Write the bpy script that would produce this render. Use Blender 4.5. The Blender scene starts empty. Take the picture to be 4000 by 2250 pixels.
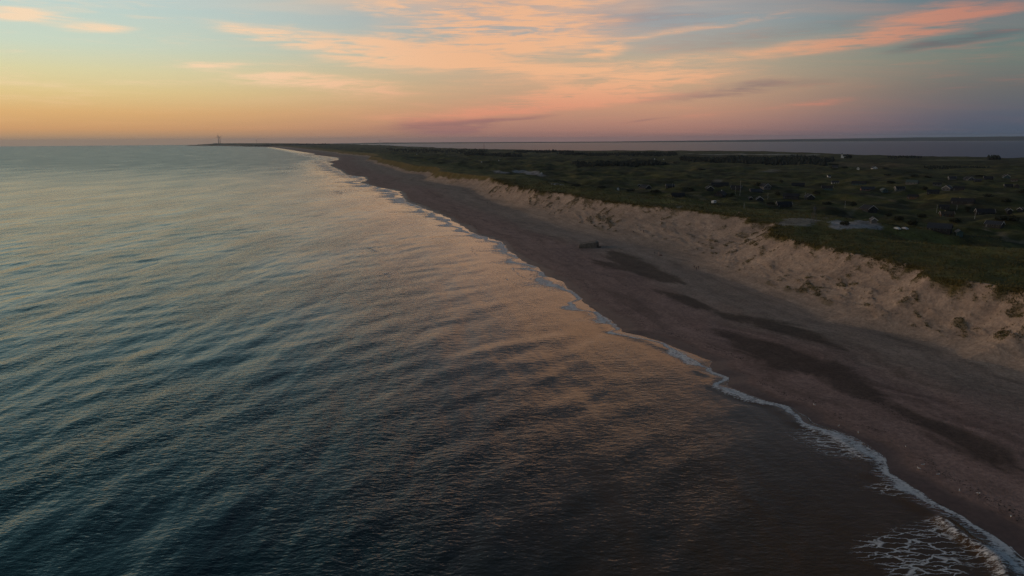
import bpy, bmesh, math, random
import numpy as np
from mathutils import Matrix, Vector, noise as mnoise

sc = bpy.context.scene
COL = sc.collection
rng = np.random.default_rng(7)
random.seed(7)
# ------------------------------------------------------------------ camera
F, CX, CY, H = 2750., 2000., 1125., 72.
RE = 7.4e6                                   # effective earth radius: far things sink below the horizon
ROLL = 23 / 4000.
PITCH = math.atan((CY - 545) / F)
_f = np.array([0, math.cos(PITCH), -math.sin(PITCH)])
_u0 = np.array([0, math.sin(PITCH), math.cos(PITCH)])
_r0 = np.array([1., 0, 0])
_u = math.cos(ROLL) * _u0 + math.sin(ROLL) * _r0
_r = math.cos(ROLL) * _r0 - math.sin(ROLL) * _u0
cam = bpy.data.cameras.new('camera')
cam.sensor_width = 36; cam.lens = F / 4000 * 36
cam.clip_start = 1; cam.clip_end = 200000
camo = bpy.data.objects.new('camera', cam); COL.objects.link(camo)
camo.matrix_world = Matrix(((_r[0], _u[0], -_f[0], 0), (_r[1], _u[1], -_f[1], 0), (_r[2], _u[2], -_f[2], H), (0, 0, 0, 1)))
sc.camera = camo
SUN_AZ, SUN_EL = -70., 6.0                   # degrees from the view axis (left is negative), above the horizon

def drop(x, y): return (x * x + y * y) / (2 * RE)
def ray(px, py): return _f * F + _r * (px - CX) - _u * (py - CY)
def azel(px, py):
    d = ray(px, py); d = d / np.linalg.norm(d)
    return math.degrees(math.atan2(d[0], d[1])), math.degrees(math.asin(d[2]))
def ground(px, py, z=0.):
    """photo pixel (4000 x 2250) to a place on the curved ground at height z (number or function)"""
    d = ray(px, py); zz = z(0, 0) if callable(z) else z; x = y = 0.
    for _ in range(24):
        t = (min(zz, 60) - drop(x, y) - H) / min(d[2], -1e-4)
        x1, y1 = d[0] * t, d[1] * t
        x, y = (x + x1) / 2 if _ else x1, (y + y1) / 2 if _ else y1
        if callable(z): zz = float(z(x, y))
    return x, y

# ------------------------------------------------------------------ node helpers
def lin(c):
    return tuple(((v / 255 / 12.92) if v / 255 <= .04045 else ((v / 255 + .055) / 1.055) ** 2.4) for v in c) + (1.,)
class NT:
    def __init__(s, tree): s.t = tree; s.n = tree.nodes; s.l = tree.links
    def node(s, typ, **kw):
        n = s.n.new(typ)
        for k, v in kw.items(): setattr(n, k, v)
        return n
    def put(s, sock, v):
        if isinstance(v, bpy.types.NodeSocket): s.l.new(v, sock)
        elif v is not None: sock.default_value = v
    def m(s, op, a, b=None, c=None, clamp=False):
        n = s.n.new('ShaderNodeMath'); n.operation = op; n.use_clamp = clamp
        for i, v in enumerate((a, b, c)): s.put(n.inputs[i], v)
        return n.outputs[0]
    def mr(s, v, a, b, c=0., d=1., smooth=True):
        n = s.n.new('ShaderNodeMapRange'); n.interpolation_type = 'SMOOTHSTEP' if smooth else 'LINEAR'; n.clamp = True
        for i, q in enumerate((v, a, b, c, d)): s.put(n.inputs[i], q)
        return n.outputs[0]
    def mix(s, f, a, b, mode='MIX'):
        n = s.n.new('ShaderNodeMix'); n.data_type = 'RGBA'; n.blend_type = mode
        s.put(n.inputs[0], f); s.put(n.inputs[6], a); s.put(n.inputs[7], b)
        return n.outputs[2]
    def ramp(s, f, stops):
        n = s.n.new('ShaderNodeValToRGB'); e = n.color_ramp.elements
        while len(e) > 1: e.remove(e[-1])
        e[0].position = stops[0][0]; e[0].color = stops[0][1]
        for p, c in stops[1:]:
            q = e.new(p); q.color = c
        s.put(n.inputs[0], f); return n.outputs[0]
    def xyz(s, a, b, c):
        n = s.n.new('ShaderNodeCombineXYZ')
        for i, v in enumerate((a, b, c)): s.put(n.inputs[i], v)
        return n.outputs[0]
    def noise(s, vec, scale, detail=4, rough=.55, dist=0., out=0):
        n = s.n.new('ShaderNodeTexNoise'); s.put(n.inputs['Vector'], vec); n.inputs['Scale'].default_value = scale
        n.inputs['Detail'].default_value = detail; n.inputs['Roughness'].default_value = rough; n.inputs['Distortion'].default_value = dist
        return n.outputs[out]
    def mapping(s, vec, loc=(0, 0, 0), rot=(0, 0, 0), scale=(1, 1, 1)):
        n = s.n.new('ShaderNodeMapping'); s.put(n.inputs[0], vec)
        n.inputs[1].default_value = loc; n.inputs[2].default_value = rot; n.inputs[3].default_value = scale
        return n.outputs[0]

# ------------------------------------------------------------------ sky
def build_sky():
    w = bpy.data.worlds.new('World'); sc.world = w; w.use_nodes = True
    w.cycles.sampling_method = 'NONE'
    g = NT(w.node_tree); g.n.clear()
    out = g.node('ShaderNodeOutputWorld'); bg = g.node('ShaderNodeBackground')
    g.l.new(bg.outputs[0], out.inputs[0])
    tc = g.node('ShaderNodeTexCoord').outputs['Generated']
    sp = g.node('ShaderNodeSeparateXYZ'); g.put(sp.inputs[0], tc)
    X, Y, Z = sp.outputs
    el = g.m('MULTIPLY', g.m('ARCSINE', Z), 57.2958)
    az = g.m('MULTIPLY', g.m('ARCTAN2', X, Y), 57.2958)
    ca = g.m('COSINE', g.m('MULTIPLY', g.m('SUBTRACT', az, SUN_AZ), 0.0174533))
    fac = g.m('SQRT', g.m('DIVIDE', g.m('ADD', el, 1.), 91., clamp=True))
    P = lambda e: math.sqrt((e + 1) / 91.)
    A = [(-1, (140, 130, 115)), (.2, (166, 138, 112)), (.9, (205, 155, 108)), (2.0, (220, 174, 116)), (3.4, (225, 200, 142)), (4.8, (220, 212, 166)),
         (6.5, (203, 216, 196)), (9.5, (192, 212, 208)), (14, (132, 182, 190)), (25, (84, 130, 144)), (50, (34, 62, 80)), (90, (24, 40, 60))]
    B = [(-1, (136, 106, 106)), (.2, (148, 110, 106)), (1.1, (178, 130, 116)), (2.3, (197, 148, 122)), (4, (198, 164, 134)), (6, (184, 170, 148)),
         (8.5, (160, 166, 168)), (14, (132, 146, 158)), (25, (86, 102, 120)), (50, (36, 52, 72)), (90, (24, 38, 58))]
    C = [(-1, (56, 78, 102)), (.2, (64, 82, 104)), (1.4, (82, 90, 108)), (3.3, (104, 104, 106)), (5.2, (108, 122, 116)), (7.5, (94, 120, 126)),
         (11, (86, 106, 122)), (25, (60, 78, 98)), (50, (34, 50, 70)), (90, (24, 38, 58))]
    rA, rB, rC = [g.ramp(fac, [(P(e), lin(c)) for e, c in R]) for R in (A, B, C)]
    tAB = g.mr(ca, .30, .83, 0, 1)
    tBC = g.mr(ca, -.27, .17, 0, 1)
    base = g.mix(tAB, g.mix(tBC, rC, rB), rA)
    # the physical sky underneath, low sun
    nis = g.node('ShaderNodeTexSky', sky_type='NISHITA', sun_disc=False)
    nis.sun_elevation = math.radians(SUN_EL); nis.sun_rotation = math.radians(SUN_AZ); nis.altitude = 70
    base = g.mix(.06, base, g.mix(1., nis.outputs[0], (.12, .12, .12, 1), 'MULTIPLY'))
    # ---- cloud sheets: streaked, warped fields in azimuth / elevation
    wv = g.xyz(g.m('MULTIPLY', az, .11), g.m('MULTIPLY', el, .55), 3.7)
    wn = g.node('ShaderNodeTexNoise'); g.put(wn.inputs['Vector'], wv); wn.inputs['Scale'].default_value = 1.; wn.inputs['Detail'].default_value = 3
    ws = g.node('ShaderNodeSeparateXYZ'); g.put(ws.inputs[0], wn.outputs['Color'])
    waz = g.m('ADD', az, g.m('MULTIPLY', g.m('SUBTRACT', ws.outputs[0], .5), 7.))
    wel = g.m('ADD', el, g.m('MULTIPLY', g.m('SUBTRACT', ws.outputs[1], .5), .95))
    wvec = g.xyz(waz, wel, 0.)
    K = 4000 / 2576.
    def blobs(lst):
        tot = None
        for (cx, cy, hx, hy, rot, s) in lst:
            a0, e0 = azel(cx * K, cy * K)
            c, q = math.cos(math.radians(rot)), math.sin(math.radians(rot))
            a1, e1 = azel((cx + hx * c) * K, (cy + hx * q) * K)
            _, e2 = azel(cx * K, (cy - hy) * K)
            ra = math.hypot(a1 - a0, e1 - e0); re = abs(e2 - e0); th = math.atan2(e1 - e0, a1 - a0)
            n = g.node('ShaderNodeMapping', vector_type='TEXTURE'); g.put(n.inputs[0], wvec)
            n.inputs[1].default_value = (a0, e0, 0); n.inputs[2].default_value = (0, 0, th); n.inputs[3].default_value = (ra, re, 1)
            ln = g.node('ShaderNodeVectorMath', operation='LENGTH'); g.put(ln.inputs[0], n.outputs[0])
            v = g.m('MULTIPLY', g.mr(ln.outputs['Value'], 0, 1.35, 1, 0), s)
            tot = v if tot is None else g.m('ADD', tot, v)
        return tot
    lit = blobs([(1500, 150, 760, 120, -6, .24), (1260, 75, 340, 90, -4, 1.35), (1010, 15, 240, 34, 2, .85), (1250, -60, 520, 90, 0, .8), (1580, -190, 520, 170, -8, 1.7), (850, 122, 340, 46, 8, 1.05), (640, 90, 150, 26, 12, .6),
                 (500, 165, 150, 14, 0, 1.1), (770, 205, 260, 28, 3, 1.35), (215, 66, 130, 18, 4, 1.2), (20, 36, 130, 18, 2, 1.2), (30, 135, 90, 6, 2, .8),
                 (1510, 126, 75, 22, -14, .75), (1540, 224, 420, 32, -7, 1.3), (1430, 264, 340, 20, -6, 1.), (2230, 88, 400, 34, -9, 1.1),
                 (2380, 28, 300, 30, -6, .8), (1790, 62, 310, 11, -11, .6), (2200, 108, 200, 12, -9, .6), (2430, 112, 190, 8, -9, .4), (2060, 262, 120, 11, -5, .95),
                 (1840, 288, 300, 13, -3, .45), (1000, 298, 260, 20, -3, .5), (900, 240, 260, 22, -2, .35), (1700, 160, 330, 26, -8, .45), (1180, 160, 240, 20, 4, .5), (1450, 180, 260, 30, -5, .5)])
    dark = blobs([(1110, 319, 180, 30, -2, 1.35), (1290, 296, 130, 8, -4, .7), (1820, 226, 320, 24, -6, .75), (2400, 104, 260, 18, -11, .65), (1620, 300, 110, 5, -4, .5),
                  (1560, 50, 420, 75, -4, .55), (1750, 120, 300, 40, -8, .4), (2100, 60, 300, 30, -8, .3), (2000, 330, 500, 22, -2, .35)])
    s1 = g.noise(g.mapping(g.xyz(az, el, 1.3), rot=(0, 0, math.radians(-4)), scale=(.07, .62, 1)), 1., 4, .62, .5)
    s2 = g.noise(g.mapping(g.xyz(az, el, 8.3), rot=(0, 0, math.radians(-9)), scale=(.16, 1.7, 1)), 1., 3, .6, .7)
    streak = g.m('ADD', g.m('MULTIPLY', s1, .7), g.m('MULTIPLY', s2, .6))        # about .65 in the mean
    s3 = g.noise(g.mapping(g.xyz(az, el, 4.1), rot=(0, 0, math.radians(-6)), scale=(.42, 4.2, 1)), 1., 4, .65, .6)
    streak = g.m('ADD', streak, g.m('MULTIPLY', g.m('SUBTRACT', s3, .5), .42))
    la = g.mr(g.m('MULTIPLY', lit, g.m('ADD', .0, g.m('MULTIPLY', g.mr(streak, .44, .98, 0, 1, False), 2.5))), .0, 1.3)
    da = g.mr(g.m('MULTIPLY', dark, g.m('ADD', .25, g.m('MULTIPLY', g.mr(streak, .42, .9, 0, 1, False), 1.5))), .1, 1.0)
    # thin veil everywhere, thicker overhead
    zc = g.m('ADD', g.m('MAXIMUM', Z, 0.), .06)
    pv = g.xyz(g.m('DIVIDE', X, zc), g.m('DIVIDE', Y, zc), 0.)
    v1 = g.noise(g.mapping(pv, rot=(0, 0, math.radians(25)), scale=(.35, .9, 1)), 1., 4, .6, .4)
    veil = g.m('MULTIPLY', g.mr(v1, .44, .72), g.m('MULTIPLY', g.m('MULTIPLY', g.mr(el, 1.5, 12, .2, .85), g.mr(el, 16, 38, 1., .12)), g.m('MULTIPLY', g.mr(ca, -.6, .2, .25, 1.), g.mr(ca, .5, .85, 1., .12))))
    thin = g.m('MULTIPLY', g.mr(streak, .62, .95), g.m('MULTIPLY', g.mr(el, .6, 4, .1, .42), g.mr(el, 10, 18, 1., 0.)))
    la = g.m('MAXIMUM', la, thin)
    la = g.m('MAXIMUM', la, g.m('MULTIPLY', veil, g.mr(el, 8, 14, .7, 1.)))
    cl_mid = g.mix(g.mr(el, 1.2, 5.5), lin((220, 144, 118)), lin((245, 186, 142)))
    cl_left = g.mix(g.mr(el, .8, 4.), lin((240, 184, 126)), lin((252, 218, 182)))
    cl_right = g.mix(g.mr(el, 1., 8.), lin((150, 104, 100)), lin((196, 132, 112)))
    ccol = g.mix(g.mr(ca, .34, .8), g.mix(g.mr(ca, -.25, .18), cl_right, cl_mid), cl_left)
    ccol = g.mix(g.mr(el, 13, 50), ccol, lin((110, 88, 92)))
    dcol = g.mix(g.mr(ca, -.2, .4), lin((96, 92, 100)), g.mix(g.mr(el, 1.5, 6), lin((150, 110, 108)), lin((160, 146, 152))))
    vcol = g.mix(g.m('MULTIPLY', veil, .86), base, ccol)               # high and rear sky: veil only
    col = g.mix(g.m('MULTIPLY', da, .8), base, dcol)
    col = g.mix(g.m('MULTIPLY', la, .86), col, ccol)
    g.put(bg.inputs[0], col)
    bg2 = g.node('ShaderNodeBackground'); g.put(bg2.inputs[0], vcol)
    ms = g.node('ShaderNodeMixShader'); g.put(ms.inputs[0], g.m('MAXIMUM', g.m('GREATER_THAN', el, 24.), g.m('GREATER_THAN', g.m('ABSOLUTE', az), 56.)))
    g.l.new(bg.outputs[0], ms.inputs[1]); g.l.new(bg2.outputs[0], ms.inputs[2]); g.l.new(ms.outputs[0], out.inputs[0])
build_sky()
sun = bpy.data.lights.new('sun', 'SUN'); sun.energy = 1.2; sun.angle = math.radians(28); sun.color = (1., .60, .38)
suno = bpy.data.objects.new('sun', sun); COL.objects.link(suno)
sd = Vector((math.sin(math.radians(SUN_AZ)) * math.cos(math.radians(SUN_EL)), math.cos(math.radians(SUN_AZ)) * math.cos(math.radians(SUN_EL)), math.sin(math.radians(SUN_EL))))
suno.rotation_euler = sd.to_track_quat('Z', 'Y').to_euler(); suno.location = (-200, 200, 150)
sc.view_settings.view_transform = 'Standard'; sc.view_settings.look = 'None'; sc.view_settings.exposure = 0.; sc.view_settings.gamma = 1
HAZE = 1.8e-5
sc.cycles.use_denoising = True; sc.cycles.denoising_prefilter = 'NONE'
sc.cycles.max_bounces = 6; sc.cycles.diffuse_bounces = 2; sc.cycles.glossy_bounces = 3; sc.cycles.volume_bounces = 1
sc.cycles.sample_clamp_indirect = 4

# ------------------------------------------------------------------ numpy noise
_perm = rng.permutation(4096); _vals = rng.random(4096)
def vnoise(x, y, seed=0):
    xi = np.floor(x).astype(np.int64); yi = np.floor(y).astype(np.int64)
    fx = x - xi; fy = y - yi
    fx = fx * fx * fx * (fx * (fx * 6 - 15) + 10); fy = fy * fy * fy * (fy * (fy * 6 - 15) + 10)
    def h(a, b): return _vals[(_perm[(_perm[(a + seed * 131) & 4095] + b) & 4095])]
    a = h(xi, yi); b = h(xi + 1, yi); c = h(xi, yi + 1); d = h(xi + 1, yi + 1)
    return (a + (b - a) * fx) * (1 - fy) + (c + (d - c) * fx) * fy
def fbm(x, y, seed=0, oct=4, gain=.5):
    t = 0; a = 1; s = 0
    for i in range(oct):
        t = t + a * vnoise(x * 2 ** i + 17.3 * i, y * 2 ** i - 9.1 * i, seed + i); s += a; a *= gain
    return t / s
def sst(a, b, v):
    t = np.clip((v - a) / (b - a), 0, 1); return t * t * (3 - 2 * t)

# ------------------------------------------------------------------ the coast, traced and laid on the ground
coast_px = [(3997, 2192), (3930, 2134), (3845, 2076), (3782, 2044), (3697, 1972), (3594, 1910), (3531, 1869), (3486, 1847), (3459, 1775), (3410, 1744), (3347, 1703), (3181, 1649), (3149, 1622), (3090, 1587), (2964, 1558), (2904, 1537), (2835, 1499), (2845, 1473), (2771, 1446), (2776, 1412), (2733, 1393), (2645, 1359), (2573, 1330), (2497, 1309), (2433, 1294), (2372, 1239), (2311, 1199), (2274, 1176), (2246, 1142), (2193, 1098), (2140, 1076), (2100, 1045), (2040, 1017), (1968, 964), (1954, 940), (1852, 911), (1804, 882), (1736, 843), (1659, 814), (1586, 785), (1557, 746), (1466, 729), (1403, 712), (1432, 705), (1422, 691), (1359, 684), (1326, 664), (1287, 645), (1304, 639), (1275, 632), (1323, 625), (1321, 616), (1225, 604), (1229, 600), (1174, 592), (1112, 582), (1066, 575.5), (988, 572), (848, 570), (705, 569.3)]
pts = sorted([ground(*p, .2) for p in coast_px], key=lambda p: p[1])
pts = [(97, -300), (94, 40)] + pts
cY = np.array([p[1] for p in pts]); cX = np.array([p[0] for p in pts])
YEND = cY[-1]
def _coast(y):
    y = np.asarray(y, float); w = np.clip(y / 400., .8, 3.)
    return np.interp(y, cY, cX) + w * (3.2 * (fbm(y / 11., y * 0 + 1.7, 201, 2) - .5) + 1.3 * (vnoise(y / 3.1, y * 0 + .3, 205) - .5))
_ty = np.r_[np.linspace(-300, 44, 400, endpoint=False), np.geomspace(44, YEND, 30000)]; _tc = _coast(_ty)      # tabled once
def coast(y): return np.interp(y, _ty, _tc)
foot_px = [(4000, 1455), (3754, 1400), (3540, 1314), (3327, 1276), (3113, 1190), (2900, 1113), (2737, 1058), (2597, 986), (2473, 955), (2348, 930), (2224, 893), (2100, 859), (1960, 800), (1888, 772), (1694, 712), (1560, 668), (1500, 649)]
fp = sorted([ground(*p, 3.6) for p in foot_px], key=lambda p: p[1])
fY = np.array([p[1] for p in fp]); fO = np.array([p[0] for p in fp]) - coast(fY)
def foot(y): return coast(y) + np.interp(y, np.r_[60, fY, 6000], np.r_[84, fO, 110])
def crest_z(y): return np.interp(y, [0, 260, 400, 700, 1200, 2000, 5000, 9000, YEND], [22, 22.5, 23, 22, 19.5, 17.5, 16, 18, 14])
crest_px = [(4000, 1143), (3839, 1113), (3698, 1096), (3626, 1045), (3519, 1028), (3434, 1002), (3284, 985), (3224, 964), (3079, 926), (3021, 897), (3027, 866), (2959, 858), (2835, 864), (2726, 823), (2664, 815), (2570, 806), (2400, 789), (2276, 768), (2199, 752), (2102, 746), (2063, 735), (1966, 725), (1888, 712), (1795, 715), (1772, 696), (1655, 679), (1558, 655), (1500, 640)]
kp = sorted([ground(*p, lambda x, y: crest_z(y)) for p in crest_px], key=lambda p: p[1])
kY = np.array([p[1] for p in kp]); kO = np.array([p[0] for p in kp]) - foot(kY)
_dy = np.geomspace(60, 6000, 3000); _do = np.interp(_dy, np.r_[60, kY, 6000], np.r_[42, kO, 70]); _kn = np.hanning(41); _kn /= _kn.sum()
_do = np.convolve(np.pad(_do, 20, 'edge'), _kn, 'valid')
def _crest(y):
    o = np.interp(y, _dy, _do)
    return foot(y) + np.maximum(o, 26) + 8 * (fbm(y / 15., y * 0 + 3.1, 40, 4, .6) - .5) * sst(60, 200, y)
_tk = _crest(_ty)
def crest(y): return np.interp(y, _ty, _tk)
fj_px = [(4000, 620), (3821, 616), (3585, 613), (3324, 606), (3200, 599.5), (2990, 592), (2500, 590), (2121, 590), (2005, 587), (1725, 580.5), (1500, 574), (1320, 570)]
jp = sorted([ground(*p, 1.) for p in fj_px], key=lambda p: p[1])
jY = np.array([p[1] for p in jp]); jX = np.array([p[0] for p in jp])
def fjord_x(y):
    a = np.interp(y, np.r_[-400, jY], np.r_[jX[0] + .5 * (jY[0] + 400), jX])
    far = np.where(y > jY[-1], jX[-1] + (coast(y) - coast(np.full_like(y, jY[-1]))) * .8, a) if hasattr(y, '__len__') else a
    return np.maximum(far, coast(y) + 400)

def terrain(x, y):
    x = np.asarray(x, float); y = np.asarray(y, float)
    c, fo, cr, zc = coast(y), foot(y), crest(y), crest_z(y)
    d = x - c
    und = fbm(x / 14., y / 40., 11, 3) - .5
    zb = np.where(d < 0, .055 * d, 1.3 * (1 - np.exp(-np.maximum(d, 0) / 14.)) + 2.3 * np.clip(d / np.maximum(fo - c, 1), 0, 1) ** 1.3) + und * .5 * sst(4, 20, d)
    t = np.clip((x - fo) / np.maximum(cr - fo, 1), 0, 1)
    prof = .62 * t ** 1.25 + .38 * t ** 2.6
    zs = 3.6 + (zc - 3.6) * prof
    hum = (fbm(x / 6.5, y / 9., 21, 4, .55) - .5) * 3.8 + (fbm(x / 2.2, y / 4.2, 61, 3, .6) - .5) * 2.6 * (.3 + 1.4 * sst(.4, .6, fbm(x / 16., y / 16., 62, 2))) + 1.7 * (sst(.52, .62, fbm(x / 3.4, y / 7., 63, 3, .55)) - .3)
    gul = (np.abs(vnoise(y / 11. + x / 30., x / 60., 33) - .5) * 2 - .5) * 2.2
    zs = zs + (hum * .25 + gul * .34) * np.sin(np.pi * np.clip(t, 0, 1) ** .85) ** .8 * sst(.12, .5, t)
    e = x - cr
    dunes = (fbm(x / 70., y / 70., 5, 4, .5) - .5)
    small = (fbm(x / 17., y / 17., 9, 4, .55) - .5)
    wid = 40 + 62 * sst(420, 280, y) + 50 * (vnoise(y / 90., y * 0, 3) - .5)
    flat = sst(wid, wid + 110, e)
    low = np.interp(e, [0, 200, 700, 1500, 3500], [9, 9, 8, 5, 2.5]) + np.interp(y, [6000, 9500, YEND], [0, 20, 36]) * sst(0, 600, e)
    zi = zc * (1 - flat) + low * flat + dunes * (6 * (1 - flat) + 26 * flat * np.exp(-np.maximum(e, 0) / 1500.)) * sst(0, 30, e) + small * (3. + 2.4 * flat) * sst(0, 10, e) * np.exp(-np.maximum(e, 0) / 2500.)
    zi = np.maximum(zi, 1.)
    fx = fjord_x(y)
    zi = zi * sst(0, 60, fx - x + 30) - 1.5 * sst(40, -10, fx - x)
    z = np.where(x < fo, zb, np.where(x < cr, zs, zi))
    return z
def tz(x, y): return float(terrain(np.array([x]), np.array([y]))[0])
def on_land(px, py):
    """first hit of the photo ray with the terrain"""
    d = ray(px, py); d = d / np.linalg.norm(d)
    ts = np.geomspace(90, 20000, 420)
    for _ in range(2):
        X, Y = d[0] * ts, d[1] * ts; Z = H + d[2] * ts + drop(X, Y)
        hit = np.nonzero(Z < terrain(X, Y))[0]
        i = hit[0] if len(hit) else len(ts) - 1
        if i == 0: break
        ts = np.linspace(ts[i - 1], ts[i], 40)
    return float(X[i]), float(Y[i])
def world_poly(px): return np.array([on_land(*p) for p in px])
def in_poly(x, y, P):
    r = np.zeros(x.shape, bool); j = len(P) - 1
    for i in range(len(P)):
        xi, yi = P[i]; xj, yj = P[j]
        k = ((yi > y) != (yj > y)) & (x < (xj - xi) * (y - yi) / (yj - yi + 1e-12) + xi)
        r ^= k; j = i
    return r
def seg_dist(x, y, P):
    d = np.full(x.shape, 1e9)
    for (ax, ay), (bx, by) in zip(P[:-1], P[1:]):
        vx, vy = bx - ax, by - ay; t = np.clip(((x - ax) * vx + (y - ay) * vy) / (vx * vx + vy * vy + 1e-9), 0, 1)
        d = np.minimum(d, np.hypot(x - ax - t * vx, y - ay - t * vy))
    return d

# ------------------------------------------------------------------ mesh helpers
def grid_mesh(name, V, nr, nc, mat, keep=None, attrs=None, smooth=True):
    idx = np.arange(nr * nc).reshape(nr, nc)
    q = np.stack([idx[:-1, :-1], idx[:-1, 1:], idx[1:, 1:], idx[1:, :-1]], -1).reshape(-1, 4)
    if keep is not None: q = q[keep.reshape(-1)]
    used = np.unique(q); remap = np.zeros(nr * nc, np.int64); remap[used] = np.arange(len(used)); q = remap[q]
    me = bpy.data.meshes.new(name)
    me.vertices.add(len(used)); me.vertices.foreach_set('co', V.reshape(-1, 3)[used].astype(np.float32).ravel())
    me.loops.add(q.size); me.loops.foreach_set('vertex_index', q.astype(np.int32).ravel())
    me.polygons.add(len(q)); me.polygons.foreach_set('loop_start', np.arange(0, q.size, 4, dtype=np.int32))
    if smooth: me.polygons.foreach_set('use_smooth', np.ones(len(q), bool))
    for k, a in (attrs or {}).items():
        if a.shape[-1] == 3 and a.ndim == 3:
            at = me.attributes.new(k, 'FLOAT_COLOR', 'POINT')
            at.data.foreach_set('color', np.concatenate([a.reshape(-1, 3)[used], np.ones((len(used), 1))], 1).astype(np.float32).ravel())
        else:
            at = me.attributes.new(k, 'FLOAT', 'POINT'); at.data.foreach_set('value', a.reshape(-1)[used].astype(np.float32))
    me.update(); me.validate()
    me.materials.append(mat)
    o = bpy.data.objects.new(name, me); COL.objects.link(o); return o
def raw_mesh(name, V, Fc, mats, parent=None, mi=None, smooth=False):
    me = bpy.data.meshes.new(name); me.from_pydata([tuple(v) for v in V], [], [tuple(f) for f in Fc])
    for m in (mats if isinstance(mats, (list, tuple)) else [mats]): me.materials.append(m)
    if mi is not None: me.polygons.foreach_set('material_index', np.array(mi, np.int32))
    if smooth: me.polygons.foreach_set('use_smooth', np.ones(len(me.polygons), bool))
    me.update()
    o = bpy.data.objects.new(name, me); COL.objects.link(o)
    if parent: o.parent = parent
    return o
def tag(o, label=None, cat=None, group=None, kind=None):
    if label: o['label'] = label
    if cat: o['category'] = cat
    if group: o['group'] = group
    if kind: o['kind'] = kind
    return o
def empty(name, x, y, z=None, rz=0.):
    o = bpy.data.objects.new(name, None); COL.objects.link(o)
    if z is None: z = tz(x, y)
    o.location = (x, y, z - drop(x, y)); o.rotation_euler = (0, 0, rz); o.empty_display_size = .2
    return o
def box(x0, x1, y0, y1, z0, z1):
    V = [(x0, y0, z0), (x1, y0, z0), (x1, y1, z0), (x0, y1, z0), (x0, y0, z1), (x1, y0, z1), (x1, y1, z1), (x0, y1, z1)]
    return V, [(0, 3, 2, 1), (4, 5, 6, 7), (0, 1, 5, 4), (1, 2, 6, 5), (2, 3, 7, 6), (3, 0, 4, 7)]
def join(*vf):
    V, Fc = [], []
    for v, f in vf:
        n = len(V); V += list(v); Fc += [tuple(i + n for i in q) for q in f]
    return V, Fc
def tube(p, q, r0, r1=None, n=8):
    r1 = r0 if r1 is None else r1
    p, q = Vector(p), Vector(q); w = (q - p).normalized(); a = w.orthogonal().normalized(); b = w.cross(a)
    V = [tuple(c + (a * math.cos(t) + b * math.sin(t)) * r) for c, r in ((p, r0), (q, r1)) for t in [2 * math.pi * i / n for i in range(n)]]
    Fc = [(i, (i + 1) % n, n + (i + 1) % n, n + i) for i in range(n)] + [tuple(range(n))[::-1], tuple(range(n, 2 * n))]
    return V, Fc
def copy_tree(o, parent=None):
    c = o.copy(); COL.objects.link(c); c.parent = parent
    for ch in [q for q in o.children]: copy_tree(ch, c)
    return c

# ------------------------------------------------------------------ materials
def mat(name, col, rough=.8, vary=.12, scale=3., spec=.3, bump=0.):
    m = bpy.data.materials.new(name); m.use_nodes = True; g = NT(m.node_tree); b = g.n['Principled BSDF']
    tc = g.node('ShaderNodeTexCoord').outputs['Object']
    n = g.noise(tc, scale, 5, .6)
    c = (*col, 1)
    g.put(b.inputs['Base Color'], g.mix(g.mr(n, .3, .7), tuple(v * (1 - vary) for v in col) + (1,), tuple(min(1, v * (1 + vary)) for v in col) + (1,)))
    b.inputs['Roughness'].default_value = rough; b.inputs['Specular IOR Level'].default_value = spec
    if bump:
        bn = g.node('ShaderNodeBump'); bn.inputs['Strength'].default_value = .6; bn.inputs['Distance'].default_value = bump
        g.put(bn.inputs['Height'], n); g.l.new(bn.outputs[0], b.inputs['Normal'])
    return m
def ground_mat(name, grass):
    m = bpy.data.materials.new(name); m.use_nodes = True; g = NT(m.node_tree); b = g.n['Principled BSDF']
    tc = g.node('ShaderNodeTexCoord').outputs['Object']
    at = g.node('ShaderNodeAttribute', attribute_name='tint')
    wet = g.node('ShaderNodeAttribute', attribute_name='wet').outputs['Fac']
    n1 = g.noise(tc, .9, 6, .65); n2 = g.noise(tc, .13, 5, .6)
    f = g.m('MULTIPLY', g.mr(n1, .25, .75, .62, 1.38, False), g.mr(n2, .3, .7, .85, 1.15, False))
    if grass:
        n3 = g.noise(g.mapping(tc, scale=(1, .6, 1)), .045, 6, .7); f = g.m('MULTIPLY', f, g.mr(n3, .34, .66, .5, 1.5, False))
    col = g.mix(1., at.outputs['Color'], g.xyz(f, f, f), 'MULTIPLY')
    g.put(b.inputs['Base Color'], col)
    g.put(b.inputs['Roughness'], g.mr(wet, 0, 1, .92, .5))
    g.put(b.inputs['Specular IOR Level'], g.mr(wet, 0, 1, .12, .45))
    bn = g.node('ShaderNodeBump'); bn.inputs['Strength'].default_value = 1.
    bn.inputs['Distance'].default_value = .45 if grass else .22
    g.put(bn.inputs['Height'], g.m('MULTIPLY', g.noise(tc, 1.1 if grass else 1.6, 5, .65), g.mr(wet, 0, .8, 1, .1)))
    g.l.new(bn.outputs[0], b.inputs['Normal'])
    return m
M_SAND = ground_mat('sand', False); M_GRASS = ground_mat('dune_grass', True)

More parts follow.
